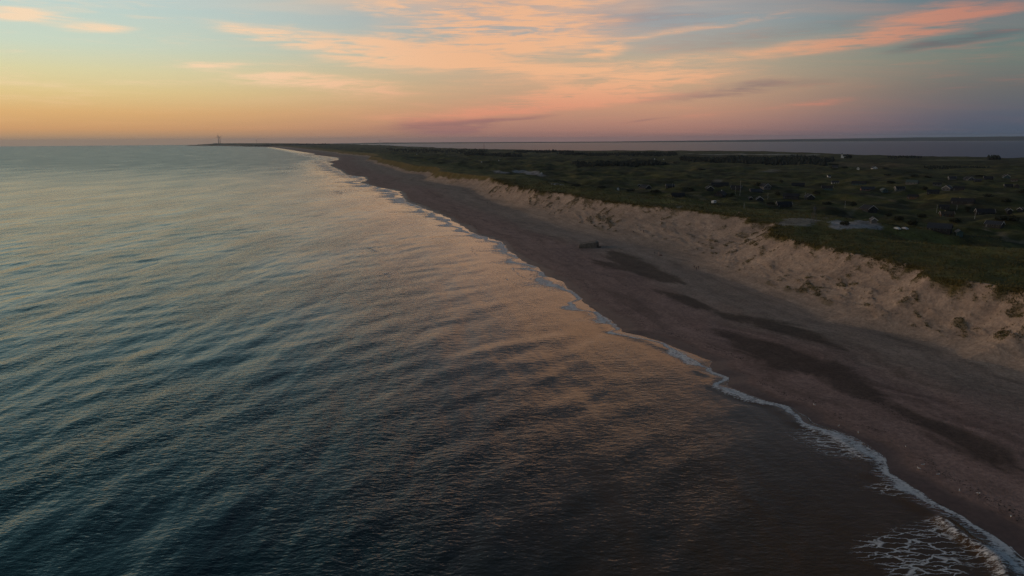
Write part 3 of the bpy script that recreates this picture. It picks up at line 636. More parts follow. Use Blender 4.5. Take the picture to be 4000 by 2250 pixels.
# ------------------------------------------------------------------ people
def skinned(joints, edges, root):
    me = bpy.data.meshes.new('body'); me.from_pydata([j[:3] for j in joints], edges, [])
    o = bpy.data.objects.new('tmp', me); COL.objects.link(o)
    sk = o.modifiers.new('s', 'SKIN'); sub = o.modifiers.new('u', 'SUBSURF'); sub.levels = 1; sub.render_levels = 1
    for i, j in enumerate(joints): me.skin_vertices[0].data[i].radius = (j[3], j[4] if len(j) > 4 else j[3])
    for i in range(len(joints)): me.skin_vertices[0].data[i].use_root = (i == root)
    dg = bpy.context.evaluated_depsgraph_get(); m2 = bpy.data.meshes.new_from_object(o.evaluated_get(dg))
    bpy.data.objects.remove(o); return m2
def person_mesh(pose, jacket, trousers):
    J = [(0, 0, .96, .15, .11), (0, 0, 1.16, .14, .10), (0, -.01, 1.40, .17, .11), (0, -.01, 1.52, .055), (0, -.03, 1.60, .075, .09), (0, -.04, 1.72, .075, .09)]
    E_ = [(0, 1), (1, 2), (2, 3), (3, 4), (4, 5)]
    for s in (-1, 1):
        st = .16 * s if pose == 'walk' else .0
        n = len(J)
        J += [(.10 * s, 0, .88, .095), (.11 * s, -.04 - st, .50, .062), (.12 * s, .02 - st * 1.6, .09, .045), (.13 * s, -.16 - st * 1.6, .04, .035)]
        E_ += [(0, n), (n, n + 1), (n + 1, n + 2), (n + 2, n + 3)]
        n = len(J)
        J += [(.20 * s, 0, 1.42, .060), (.26 * s, .04 + st * .5, 1.14, .045), (.27 * s, -.08 + st * .8, .90, .032), (.27 * s, -.10 + st * .8, .82, .034, .022)]
        E_ += [(2, n), (n, n + 1), (n + 1, n + 2), (n + 2, n + 3)]
        hd = n + 3
        for k, (dy, ln) in enumerate(((-.035, .07), (-.012, .085), (.012, .08), (.034, .06))):
            m = len(J); J += [(.27 * s, -.10 + st * .8 + dy, .775, .010), (.262 * s, -.11 + st * .8 + dy, .775 - ln, .008)]; E_ += [(hd, m), (m, m + 1)]
        m = len(J); J += [(.255 * s, -.15 + st * .8, .80, .010), (.25 * s, -.165 + st * .8, .755, .009)]; E_ += [(hd, m), (m, m + 1)]
    if pose == 'sit':
        out = []
        for j in J:
            x, y, z = j[:3]
            if z < .93 and abs(x) < .2:                       # legs forward, knees up
                f = {.88: (-.02, .12), .5: (-.42, .42), .09: (-.62, .07), .04: (-.78, .05)}[z]; out.append((x, f[0], f[1]) + j[3:])
            else: out.append((x, y - .10 * (z - .9) - .05 * (z < 1.2) * (abs(x) > .2), z - .80 + (.16 if z < 1.0 and abs(x) > .2 else 0)) + j[3:])
        J = out
    me = skinned(J, E_, 0)
    for mm in (trousers, jacket, M_SKIN): me.materials.append(mm)
    b = .80 if pose == 'sit' else 0
    for p in me.polygons:
        c = p.center; p.use_smooth = True; z = c.z + b
        hand = abs(c.x) > .225 and z < .9
        p.material_index = 2 if (z > 1.50 or hand) else (1 if z > .93 else 0)
    return me
def add_person(px, py, pose, jacket, trousers, label, face=0., group=None, cache={}):
    x, y = on_land(px, py); r = empty('person', x, y, tz(x, y), math.radians(face))
    key = (pose, jacket.name, trousers.name)
    if key not in cache: cache[key] = person_mesh(pose, jacket, trousers)
    r.scale = (1.12,) * 3; o = bpy.data.objects.new('body', cache[key]); COL.objects.link(o); o.parent = r
    zc = 1.70 - (.80 if pose == 'sit' else 0); yc = -.03 - (.09 if pose == 'sit' else 0)
    V, Fc = [], []
    for i in range(5):
        for k in range(8):
            a, t = math.pi * .5 * i / 4, 2 * math.pi * k / 8
            V.append((.092 * math.cos(a) * math.cos(t), yc + .01 + .108 * math.cos(a) * math.sin(t), zc + .115 * math.sin(a)))
    for i in range(4):
        for k in range(8): Fc.append((i * 8 + k, i * 8 + (k + 1) % 8, i * 8 + 8 + (k + 1) % 8, i * 8 + 8 + k))
    raw_mesh('hair', V, Fc, M_HAIR, r, smooth=True)
    tag(r, label, 'person', group)
add_person(2514, 909, 'stand', M_JBLACK, M_JBLACK, 'person in dark clothes standing alone at the foot of the sandy slope', 200)
add_person(2474, 907, 'sit', M_JBLACK, M_JBLUE, 'person in dark clothes sitting on the sand at the slope foot', 160)
add_person(2503, 902, 'sit', M_JBLUE, M_JBLACK, 'faint seated person just behind the standing one at the slope foot', 150)
add_person(2557, 994, 'stand', M_JBLACK, M_JBLUE, 'person in dark clothes beside the person in pale clothes', 90)
add_person(2573, 996, 'walk', M_JPALE, M_JPALE, 'person in pale clothes on the upper beach past the bunker', -80)
add_person(2711, 1050, 'walk', M_JBLACK, M_JBLACK, 'leftmost of three people in black walking below the dunes', 120)
add_person(2719, 1056, 'stand', M_JBLACK, M_JBLUE, 'tallest, middle one of three people in black below the dunes', 120)
add_person(2727, 1052, 'walk', M_JBLUE, M_JBLACK, 'rightmost of three people in black walking below the dunes', 120)
add_person(2886, 838, 'stand', M_JPALE, M_JBLUE, 'person in pale top standing on the grassy dune crest', 100)
add_person(1922, 803, 'walk', M_JBLACK, M_JBLACK, 'far walker on the beach, nearer of the distant pair', 120)
add_person(1903, 795, 'walk', M_JBLUE, M_JBLACK, 'far walker on the beach, farther of the distant pair', 120)
add_person(1806, 739, 'stand', M_JBLACK, M_JBLUE, 'tiny far figure where the distant beach meets the dunes', 120)
add_person(1821, 759, 'stand', M_JBLUE, M_JBLUE, 'tiny far figure standing mid beach beyond the walkers', 120)
def blanket():
    x, y = on_land(2581, 998); V, Fc = [], []
    for i in range(9):
        for k in range(7):
            u, v = i / 8 - .5, k / 6 - .5
            V.append((u * 2.1 + .1 * random.random(), v * 1.2, max(0, .5 * (1 - 4 * u * u) * (1 - 3.6 * v * v) * (.7 + .6 * random.random())) + .02))
    for i in range(8):
        for k in range(6): Fc.append((i * 7 + k, i * 7 + 7 + k, i * 7 + 8 + k, i * 7 + k + 1))
    o = raw_mesh('blanket', V, Fc, M_JRUST, smooth=True); o.location = (x, y, tz(x, y)); o.rotation_euler = (0, 0, .3)
    tag(o, 'rust brown crumpled bundle on the sand next to the person in pale clothes', 'blanket')
blanket()

# ------------------------------------------------------------------ gulls at the water's edge
def ellipsoid(c, r, n=10, m=6):
    V = [(c[0] + r[0] * math.sin(math.pi * i / m) * math.cos(2 * math.pi * k / n), c[1] + r[1] * math.cos(math.pi * i / m), c[2] + r[2] * math.sin(math.pi * i / m) * math.sin(2 * math.pi * k / n)) for i in range(m + 1) for k in range(n)]
    return V, [(i * n + k, i * n + (k + 1) % n, i * n + n + (k + 1) % n, i * n + n + k) for i in range(m) for k in range(n)]
def make_gull():
    r = empty('gull', 0, 0, 0)
    raw_mesh('body', *join(ellipsoid((0, 0, .24), (.09, .24, .095)), ellipsoid((0, -.20, .38), (.055, .07, .06)), tube((0, -.15, .28), (0, -.19, .37), .06, .045), tube((0, .18, .25), (0, .36, .24), .05, .015, 6)), M_GULLW, r, smooth=True)
    for s in (-1, 1):
        raw_mesh('wing', *ellipsoid((.075 * s, .06, .27), (.03, .25, .075), 8, 6), M_GULLG, r, smooth=True)
        raw_mesh('leg', *tube((.035 * s, .02, .17), (.035 * s, .02, 0), .012, .012, 5), M_BEAK, r)
    raw_mesh('beak', *tube((0, -.26, .38), (0, -.34, .365), .018, .004, 6), M_BEAK, r)
    return r
gull = make_gull()
for i, (px, py, lab) in enumerate([(3605, 1820, 'white gull on wet sand, farther of the close pair above the surf'), (3588, 1834, 'white gull on wet sand, nearer of the close pair above the surf'),
        (3664, 1858, 'lone white gull standing on sand just past the close pair'), (3747, 1921, 'white gull on dark wet sand above the shining backwash'),
        (3821, 1932, 'white gull on sand up the beach from the backwash'), (3948, 2022, 'white gull nearest the bottom corner of the beach'),
        (3276, 1668, 'white gull at the rim of the broad swash lobe'), (3352, 1694, 'white gull at the tip of the broad swash lobe'), (3180, 1585, 'far white gull alone above the thick foam'), (3537, 1748, 'faint gull alone up on the drier sand')]):
    o = gull if i == 0 else copy_tree(gull)
    x, y = on_land(px, py); o.location = (x, y, tz(x, y)); o.scale = (1.25,) * 3; o.rotation_euler = (0, 0, random.uniform(0, 6.28)); tag(o, lab, 'gull', 'gulls standing on the beach')

# ------------------------------------------------------------------ summer houses
def house(px, py, wpx, kind, yaw, wallm, roofm, trim, label, chim=False, h=2.3, cat='house', name='summer_house', depth=None):
    x, y = on_land(px, py); mpp = y / F
    w = max(3., min(20., wpx * mpp * .76))
    to_cam = math.atan2(-x, y)                               # ridge along the view for yaw 0
    if kind == 'g': gw, ln = min(w, 9.), depth or min(max(w * 1.5, 7), 13); rz = to_cam + math.radians(yaw)
    else: gw, ln = depth or min(7.5, max(4, w * .55)), w; rz = to_cam + math.radians(90 + yaw)
    zs = [tz(x + dx, y + dy) for dx in (-3, 0, 3) for dy in (-3, 0, 3)]
    r = empty(name, x, y, min(zs) * .5 + max(zs) * .5 - .1, rz)
    a, l = gw / 2, ln / 2; rise = a * .72; base = -1.8
    V = [(-a, -l, base), (a, -l, base), (a, -l, h), (0, -l, h + rise), (-a, -l, h), (-a, l, base), (a, l, base), (a, l, h), (0, l, h + rise), (-a, l, h)]
    raw_mesh('wall', V, [(0, 1, 2, 3, 4), (9, 8, 7, 6, 5), (0, 4, 9, 5), (1, 6, 7, 2), (0, 5, 6, 1), (2, 7, 8, 3), (4, 3, 8, 9)], wallm, r)
    ov, t = .45, .16; e = a + ov; ze = h - ov * .72; top = h + rise
    V = []
    for yy_ in (-l - ov, l + ov): V += [(-e, yy_, ze + .03), (0, yy_, top + .03), (e, yy_, ze + .03), (e, yy_, ze + .03 + t), (0, yy_, top + .03 + t * 1.3), (-e, yy_, ze + .03 + t)]
    rf = raw_mesh('roof', V, [(0, 1, 4, 5), (1, 2, 3, 4), (6, 11, 10, 7), (7, 10, 9, 8), (0, 6, 7, 1), (1, 7, 8, 2), (5, 4, 10, 11), (4, 3, 9, 10), (0, 5, 11, 6), (2, 8, 9, 3)], roofm, r)
    if chim: raw_mesh('chimney', *join(box(-.3, .3, l * .3 - .3, l * .3 + .3, top - .5, top + .9), box(-.36, .36, l * .3 - .36, l * .3 + .36, top + .9, top + 1.02)), M_WHITE if chim == 2 else M_BRICK, rf)
    if trim is not None:
        for s in (-1, 1):
            yb = s * (l + ov + .03); hb = .32
            V = [(-e - .03, yb, ze - .06), (0, yb, top - .06), (e + .03, yb, ze - .06), (e + .03, yb, ze + hb - .06), (0, yb, top + hb), (-e - .03, yb, ze + hb - .06)]
            V = V + [(v[0], v[1] + .06 * s, v[2]) for v in V]
            raw_mesh('bargeboard', V, [(0, 1, 4, 5), (1, 2, 3, 4), (6, 11, 10, 7), (7, 10, 9, 8), (0, 6, 7, 1), (1, 7, 8, 2), (5, 4, 10, 11), (4, 3, 9, 10)], trim, r)
    def win(cx, cz, ww, wh, side):
        f = .02
        if side in 'fb':
            s = -1 if side == 'f' else 1; yb = s * l; y0, y1 = sorted((yb + s * .005, yb + s * .06)); y2, y3 = sorted((yb + s * .065, yb + s * .075))
            V, Fc = box(cx - ww / 2 - .1, cx + ww / 2 + .1, y0, y1, cz - wh / 2 - .1, cz + wh / 2 + .1); V2, F2 = box(cx - ww / 2, cx + ww / 2, y2, y3, cz - wh / 2, cz + wh / 2)
        else:
            s = -1 if side == 'l' else 1; xb = s * a; y0, y1 = sorted((xb + s * .005, xb + s * .06)); y2, y3 = sorted((xb + s * .065, xb + s * .075))
            V, Fc = box(y0, y1, cx - ww / 2 - .1, cx + ww / 2 + .1, cz - wh / 2 - .1, cz + wh / 2 + .1); V2, F2 = box(y2, y3, cx - ww / 2, cx + ww / 2, cz - wh / 2, cz + wh / 2)
        wo = raw_mesh('window', V, Fc, M_FRAME, r); raw_mesh('pane', V2, F2, M_GLASS, wo)
    if gw > 4.5:
        win(-gw * .22, 1.35, gw * .2, 1., 'f'); win(gw * .22, 1.35, gw * .2, 1., 'f')
    nw = 2 if ln < 9 else 3
    for i in range(nw):
        c = -l + ln * (i + .8) / (nw + .6); win(c, 1.35, 1.2, .95, 'l'); win(c, 1.35, 1.2, .95, 'r')
    V, Fc = box(-a - .07, -a - .01, l - 1.6, l - .7, base + 1.7, 2.); raw_mesh('door', V, Fc, M_GREYW, r)
    tag(r, label, cat, 'summer houses scattered in the dunes' if name == 'summer_house' else None)
    return r
T, BR, GW, TL, PK, WH = M_TARRED, M_BROWN, M_GREYW, M_TEALP, M_PINKW, M_WHITE
FE, GR, RT, TH = M_RFELT, M_RGREY, M_RTEAL, M_RTHATCH
HOUSES = [
 (2521, 738, 46, 'g', 38, T, FE, WH, 'dark house with white gable trim nearest the top of the sand slope notch', 0),
 (2617, 733, 40, 'r', 8, T, GR, WH, 'low dark house with pale roof edge beside a short white mast', 0),
 (2771, 743, 32, 'g', 12, T, FE, WH, 'black house with wide white gable trim in front of a long dark roof', 0),
 (2812, 729, 92, 'r', 3, T, FE, None, 'very long low black-roofed house behind the white trimmed gable', 0),
 (2876, 740, 52, 'r', -14, T, FE, WH, 'black house right of the long low roof, beside the tall pole', 0),
 (2815, 766, 44, 'g', -22, T, FE, None, 'small black gabled house with a short white chimney', 2),
 (2953, 754, 58, 'r', 12, T, GR, WH, 'dark house with small pale windows below the pale fronted house', 0),
 (2987, 737, 46, 'g', 30, GW, FE, WH, 'house with pale grey front and white gable trim', 0),
 (2648, 771, 62, 'r', 5, T, FE, None, 'plain long black roof close behind the dune crest', 0),
 (2931, 781, 14, 'g', 10, T, FE, WH, 'tiny hut with bright white gable trim left of a wider gable', 0),
 (2967, 783, 34, 'g', 4, T, FE, WH, 'wide low black gable beside the tiny white trimmed hut', 0),
 (3090, 772, 72, 'r', -8, T, FE, None, 'broad dark house between flagpoles, right of the round shrub', 0),
 (3161, 778, 36, 'g', 16, T, FE, WH, 'dark house with white gable right of the broad dark house', 0),
 (3062, 809, 70, 'r', 14, T, FE, WH, 'dark house with a small pale gable triangle near the wooden beacon', 0),
 (3117, 727, 60, 'r', 2, T, FE, None, 'plain black roof behind the broad dark house, far row', 0),
 (3262, 716, 34, 'r', 6, WH, GR, WH, 'small white house with dark windows', 0),
 (3355, 722, 66, 'r', -5, TL, FE, None, 'long low dark blue-green house right of the small white house', 0),
 (3388, 746, 62, 'r', 10, PK, GR, None, 'grey roofed house with pinkish end wall', 0),
 (3231, 741, 50, 'r', -4, TL, FE, WH, 'low dark house with pale blue-green strip under its roof', 0),
 (3452, 749, 26, 'g', 20, TL, RT, None, 'tiny blue-green shed beside a pale track', 0),
 (3514, 741, 44, 'r', 24, GW, FE, WH, 'dark roofed house with pale rounded end wall', 0),
 (3563, 719, 54, 'r', -16, GW, RT, None, 'house with pale grey-green roof on the rise', 0),
 (3660, 725, 36, 'r', 3, GW, FE, None, 'house with a row of pale windows above the arch-gabled house', 0),
 (3700, 743, 44, 'g', -14, GW, GR, WH, 'house with pale blue-grey gable front', 0),
 (3745, 742, 48, 'r', -6, T, FE, None, 'black house hard by the pale blue-grey gable', 0),
 (3644, 757, 52, 'r', 5, T, FE, None, 'flat looking black roof below the pale blue-grey gable', 0),
 (3566, 775, 46, 'r', -12, BR, FE, None, 'dark brown house with one pale window by the track', 0),
 (3760, 796, 100, 'r', -10, T, FE, None, 'largest black roofed house, with pale posts along its terrace', 1),
 (3392, 822, 50, 'g', 34, T, FE, WH, 'dark house with bright white arched gable edge above the open sand', 0),
 (3688, 815, 46, 'r', 0, T, FE, None, 'black low house in front of the largest black roof', 0),
 (3697, 846, 60, 'r', 18, BR, TH, WH, 'brown house with light tan gable end', 1),
 (3846, 837, 80, 'r', 16, T, FE, WH, 'dark house with thin pale gable outline right of the tan gabled one', 0),
 (3411, 869, 20, 'g', 8, GW, GR, WH, 'small hut with white gable at the top of the open sand', 0),
 (3883, 888, 74, 'r', -20, T, GR, WH, 'blue-grey roofed house with a white curved gable edge', 0),
 (3670, 902, 104, 'r', -9, T, GR, None, 'long dark blue-grey roof just behind the grassy dune', 0),
 (3745, 920, 18, 'g', 10, TL, RT, None, 'little blue-green shed at the end of the long blue-grey roof', 0),
 (3940, 830, 20, 'g', 15, T, FE, WH, 'small dark hut with white trim, left of two near the picture edge', 0),
 (3985, 826, 20, 'g', -10, T, FE, WH, 'small dark hut with white trim, right of two near the picture edge', 0),
 (3719, 701, 34, 'r', 20, GW, GR, WH, 'house with pale slanting roof edge in the far row', 0),
 (3784, 704, 34, 'g', 30, GW, FE, WH, 'far row house with several pale gable edges', 0),
 (3818, 710, 34, 'r', 0, T, GR, None, 'dark low house in the middle of the far row', 0),
 (3860, 701, 40, 'r', 6, T, FE, WH, 'far row house with a long thin white roof edge', 0),
 (3930, 695, 40, 'g', 12, TL, FE, WH, 'far row house with white curved gable by the picture edge', 0),
 (3961, 709, 28, 'r', -4, GW, TH, None, 'low tan-roofed house below the white curved gable', 0),
 (3939, 732, 36, 'r', 9, T, FE, WH, 'dark house with pale eaves right of the track', 0),
 (3972, 733, 22, 'g', 0, T, FE, None, 'small black hut beside the house with pale eaves', 0),
 (3414, 660, 42, 'g', 20, WH, GR, WH, 'farmhouse with white gable at the edge of the tan field', 1),
 (3262, 654, 28, 'r', 0, GW, GR, None, 'grey house among dark trees by the tan field', 0),
 (3352, 660, 12, 'g', 0, WH, GR, None, 'tiny white shed left of the farmhouse', 0),
 (3238, 692, 14, 'r', 20, WH, GR, WH, 'small white-roofed hut behind the small white house', 0),
 (1876, 599, 7, 'r', 0, WH, GR, None, 'bright white building shining beside the dark plantation', 0),
 (1881, 634, 5, 'g', 0, WH, FE, None, 'distant white speck of a hut on the green dune', 0),
 (1948, 628, 4, 'g', 0, WH, FE, None, 'distant pale hut alone past the plantation end', 0),
 (2115, 678, 5, 'g', 0, WH, FE, None, 'pale hut alone on the heath right of the sandy tracks', 0),
 (2414, 742, 10, 'g', 0, WH, FE, None, 'little white shed right behind the slope crest', 0),
 (2497, 729, 16, 'g', 0, T, FE, WH, 'narrow white gable hut left of the notch houses', 0),
 (1628, 602, 5, 'r', 0, WH, GR, None, 'white house at the near end of the far village', 0),
 (1700, 602, 6, 'r', 0, GW, GR, None, 'pale long house in the middle of the far village', 0),
 (1745, 603, 6, 'r', 0, GW, GR, None, 'pale house near the right end of the far village', 0),
 (2465, 620, 5, 'r', 0, WH, GR, None, 'white farm cottage in front of the tan hillside', 0), (2557, 622, 5, 'g', 0, WH, GR, None, 'left white cottage of two above the tan strip', 0), (2592, 624, 5, 'g', 0, WH, GR, None, 'right white cottage of two above the tan strip', 0)]
for (px, py, w, k, yw, wm, rm, tr, lab, ch) in HOUSES: house(px, py, w, k, yw, wm, rm, tr, lab, ch)

def church():
    x, y = on_land(3288, 617); m = y / F; r = empty('church', x, y, None, math.atan2(-x, y))
    tw, th = 7 * m / 2 * .9, 13.5 * m
    raw_mesh('tower', *box(-tw, tw, -tw, tw, -3, th), M_WHITE, r)
    V = [(-tw - .2, -tw - .2, th), (tw + .2, -tw - .2, th), (tw + .2, tw + .2, th), (-tw - .2, tw + .2, th), (0, -tw, th + 4), (0, tw, th + 4)]
    raw_mesh('tower_roof', V, [(0, 1, 4), (1, 2, 5, 4), (2, 3, 5), (3, 0, 4, 5), (0, 3, 2, 1)], M_RGREY, r)
    L = 17 * m; a = tw * .9; h = 6.
    V = [(tw, -a, -3), (tw + L, -a, -3), (tw + L, a, -3), (tw, a, -3), (tw, -a, h), (tw + L, -a, h), (tw + L, a, h), (tw, a, h), (tw, 0, h + a * .9), (tw + L, 0, h + a * .9)]
    raw_mesh('nave', V, [(0, 1, 5, 4), (1, 2, 6, 9, 5), (2, 3, 7, 6), (3, 0, 4, 8, 7)], M_WHITE, r)
    V = [(tw, -a - .4, h - .3), (tw + L + .3, -a - .4, h - .3), (tw + L + .3, 0, h + a + .2), (tw, 0, h + a + .2), (tw, a + .4, h - .3), (tw + L + .3, a + .4, h - .3)]
    raw_mesh('nave_roof', V, [(0, 1, 2, 3), (3, 2, 5, 4)], M_RFELT, r)
    for i in range(3): raw_mesh('window', *box(tw + L * (i + .7) / 3.5, tw + L * (i + .7) / 3.5 + 1.1, -a - .06, -a - .01, 2, 4.6), M_GLASS, r)
    raw_mesh('sound_hole', *box(-.7, .7, -tw - .06, -tw - .01, th - 3.5, th - 1.3), M_CONCD, r)
    tag(r, 'white church with a square tower by the fjord shore', 'church')
church()

# ------------------------------------------------------------------ poles, beacon, mast, turbines
def pole(px, yb, yt, label, rad=.06, m=M_WHITE, name='flagpole', cat='flagpole'):
    x, y = on_land(px, yb); h = (yb - yt) * y / F; r = empty(name, x, y)
    raw_mesh('shaft', *tube((0, 0, -1), (0, 0, h), rad * 1.3, rad * .8), m, r); raw_mesh('knob', *ellipsoid((0, 0, h + .08), (rad * 1.8,) * 3, 8, 5), m, r, smooth=True); raw_mesh('base_plate', *box(-.3, .3, -.3, .3, -.6, .12), M_CONC, r)
    tag(r, label, cat, 'slender poles among the summer houses')
for px, yb, yt, lab in [(2890, 764, 704, 'tallest thin white pole, beside the long low roof'), (2872, 758, 728, 'short pale pole just left of the tallest pole'), (2906, 814, 795, 'short pole on the grass behind the dune crest'),
        (2999, 777, 755, 'thin pole between the pale fronted house and the broad dark house'), (3144, 779, 752, 'thin pole at the end of the broad dark house'), (3300, 814, 786, 'pale pole left of the round dark shrub'),
        (3658, 832, 801, 'leaning looking pole left of the low black house'), (3737, 821, 801, 'pole in front of the largest black roof'), (3807, 855, 835, 'pole below the house with thin pale gable outline'), (2626, 733, 716, 'short white mast beside the low pale-edged roof')]: pole(px, yb, yt, lab)
def beacon():
    x, y = on_land(3178, 868); h = 64 * y / F; r = empty('wooden_beacon', x, y, None, .4)
    for sx in (-1, 1):
        for sy in (-1, 1): raw_mesh('leg', *tube((1.3 * sx, 1.3 * sy, -1), (.25 * sx, .25 * sy, h * .86), .16, .12, 6), M_GREYW, r)
    for k in (.2, .45, .68):
        w = 1.3 - 1.05 * k / .86
        for p, q in (((-1, -1), (1, -1)), ((1, -1), (1, 1)), ((1, 1), (-1, 1)), ((-1, 1), (-1, -1))): raw_mesh('brace', *tube((w * p[0], w * p[1], h * k), (w * q[0], w * q[1], h * (k + .12)), .07, .07, 5), M_GREYW, r)
    raw_mesh('top_board', [(-1.5, -.1, h * .80), (1.5, -.1, h * .80), (0, -.1, h), (-1.5, .1, h * .80), (1.5, .1, h * .80), (0, .1, h)], [(0, 1, 2), (5, 4, 3), (0, 3, 4, 1), (1, 4, 5, 2), (2, 5, 3, 0)], M_GREYW, r)
    tag(r, 'weathered timber beacon frame standing on the dune crest', 'beacon')
beacon()
def mast():
    x, y = on_land(1891, 584); h = 24 * y / F; r = empty('radio_mast', x, y)
    raw_mesh('shaft', *tube((0, 0, -2), (0, 0, h), 1.3, .7, 8), M_RED, r); raw_mesh('antenna', *tube((0, 0, h), (0, 0, h + 6), .3, .2, 6), M_METAL, r); raw_mesh('base_hut', *box(-4, 4, -3, 3, -2, 4), M_GREYW, r)
    tag(r, 'slim dark radio mast rising before the fjord', 'mast')
mast()
def turbine(px, yb, yt, label, ang, dist, z0=2., yaw=0.3):
    d = ray(px, yb); d = d / d[1]; x, y = d[0] * dist, dist; h = (yb - yt) * dist / F * .86
    r = empty('wind_turbine', x, y, H + d[2] * dist + float(drop(x, y)), yaw)
    raw_mesh('tower', *tube((0, 0, -20), (0, 0, h), h * .05, h * .03, 10), M_TURB, r, smooth=True); raw_mesh('nacelle', *box(-h * .025, h * .025, -h * .05, h * .08, h, h + h * .05), M_TURB, r)
    hub = raw_mesh('hub', *ellipsoid((0, -h * .07, h + h * .025), (h * .022, h * .03, h * .022), 8, 5), M_TURB, r, smooth=True)
    for k in range(3):
        a = math.radians(ang + 120 * k); R = h * .46; c, s = math.cos(a), math.sin(a); o = (0, -h * .08, h + h * .025); w = h * .022
        V = [(o[0] + c * t * R + s * q * w * (1.1 - t * .85), o[1] + dy, o[2] + s * t * R - c * q * w * (1.1 - t * .85)) for dy in (-.4, .4) for t, q in ((0, -.5), (.25, -1), (1, -.25), (1, .25), (.25, 1), (0, .5))]
        raw_mesh('blade', V, [(0, 1, 2, 3, 4, 5), (11, 10, 9, 8, 7, 6)] + [(i, i + 6, (i + 1) % 6 + 6, (i + 1) % 6) for i in range(6)], M_TURB, hub)
    tag(r, label, 'wind turbine', 'wind turbines along the far coast')
turbine(855, 566, 531, 'far wind turbine, left of the tall pair at the headland', 90, 14200); turbine(861, 566, 533, 'far wind turbine, right of the tall pair at the headland', 32, 15000)
turbine(1003, 560, 547, 'tiny wind turbine above the dark headland wood', 70, 15500); turbine(1484, 566, 548, 'wind turbine standing by the low islet in the fjord', 10, 12500)

# ------------------------------------------------------------------ vehicles
def car(px, py, yaw, paint, label):
    x, y = on_land(px, py); r = empty('parked_car', x, y, None, math.radians(yaw))
    prof = [(-2.1, .35), (-2.15, .75), (-1.9, .95), (-1.35, 1.0), (-.75, 1.42), (.7, 1.45), (1.55, 1.0), (2.05, .85), (2.1, .35)]
    n = len(prof); V = [(p, s * (.85 - .12 * (z > 1.1)), z) for s in (-1, 1) for p, z in prof]
    raw_mesh('body', V, [tuple(range(n)), tuple(range(2 * n - 1, n - 1, -1))] + [(i, i + n, (i + 1) % n + n, (i + 1) % n) for i in range(n)], paint, r)
    for s in (-1, 1):
        raw_mesh('side_window', [(-1.15, s * .81, 1.03), (1.3, s * .81, 1.03), (.62, s * .76, 1.38), (-.7, s * .76, 1.36)], [(0, 1, 2, 3)], M_GLASS, r)
        for q in (-1.3, 1.3): raw_mesh('wheel', *tube((q, s * .68, .33), (q, s * .90, .33), .33, .33, 12), M_TYRE, r)
    tag(r, label, 'car')
car(3504, 897, 100, M_WHITE, 'white car parked at the rim of the open sand hollow'); car(3534, 897, 100, M_CAR, 'dull silver car parked right of the white car')
def caravan():
    x, y = on_land(2788, 795); r = empty('caravan', x, y, None, math.radians(50))
    prof = [(-2.6, .5), (-2.7, 1.4), (-2.2, 2.4), (2.2, 2.5), (2.6, 1.5), (2.4, .5)]; n = 6; V = [(p, s * 1.1, z) for s in (-1, 1) for p, z in prof]
    raw_mesh('body', V, [tuple(range(n)), tuple(range(2 * n - 1, n - 1, -1))] + [(i, i + n, (i + 1) % n + n, (i + 1) % n) for i in range(n)], M_WHITE, r)
    for s in (-1, 1):
        raw_mesh('window', *box(-1.2, 1., s * 1.13 - .02, s * 1.13 + .02, 1.4, 2.0), M_GLASS, r); raw_mesh('wheel', *tube((0, s * .9, .33), (0, s * 1.12, .33), .33, .33, 12), M_TYRE, r)
    raw_mesh('drawbar', *tube((-2.5, 0, .5), (-3.7, 0, .5), .07), M_METAL, r)
    tag(r, 'white caravan standing at the end of the pale track', 'caravan')
caravan()

# ------------------------------------------------------------------ shrubs and woods
def make_shrub(seed, tall):
    rs = np.random.default_rng(seed); V, Fc = [], []
    lobes = [(rs.uniform(-.5, .5), rs.uniform(-.5, .5), rs.uniform(.35, .8) * tall, rs.uniform(.3, .5)) for _ in range(7)]
    for k in range(420):
        lx, ly, lz, lr = lobes[rs.integers(7)]; v = rs.standard_normal(3); v /= np.linalg.norm(v); p = np.array([lx, ly, lz]) + v * lr * rs.uniform(.6, 1.05) * np.array([1, 1, .8 * tall])
        p[2] = max(p[2], .03); a = rs.standard_normal(3); a /= np.linalg.norm(a); b = np.cross(a, rs.standard_normal(3)); b /= np.linalg.norm(b); sz = rs.uniform(.06, .13)
        n = len(V); V += [tuple(p - a * sz), tuple(p + b * sz * .7), tuple(p + a * sz), tuple(p - b * sz * .7)]; Fc.append((n, n + 1, n + 2, n + 3))
    tr = join(*[tube((0, 0, -.3), (l[0] * .8, l[1] * .8, l[2]), .06, .02, 5) for l in lobes[:4]])
    return V, Fc, tr
protos = []
def shrub(px, py, wpx, label, kind=0, asp=1., name='dune_shrub', cat='shrub', grp='dark shrubs among the summer houses'):
    x, y = on_land(px, py); w = wpx * y / F / 1.7
    r = empty(name, x, y, tz(x, y) - .15, random.uniform(0, 6.28))
    while len(protos) < 4:
        V, Fc, tr = make_shrub(50 + len(protos), (1., .7, 1.3, 1.)[len(protos)]); c = raw_mesh('crown', V, Fc, M_LEAF, r); t = raw_mesh('trunk', *tr, M_BARK, r); protos.append((c.data, t.data)); bpy.data.objects.remove(c); bpy.data.objects.remove(t)
    for nm, d in zip(('crown', 'trunk'), protos[kind]): o = bpy.data.objects.new(nm, d); COL.objects.link(o); o.parent = r
    r.scale = (w, w, min(w, 4.2) * asp); tag(r, label, cat, grp)
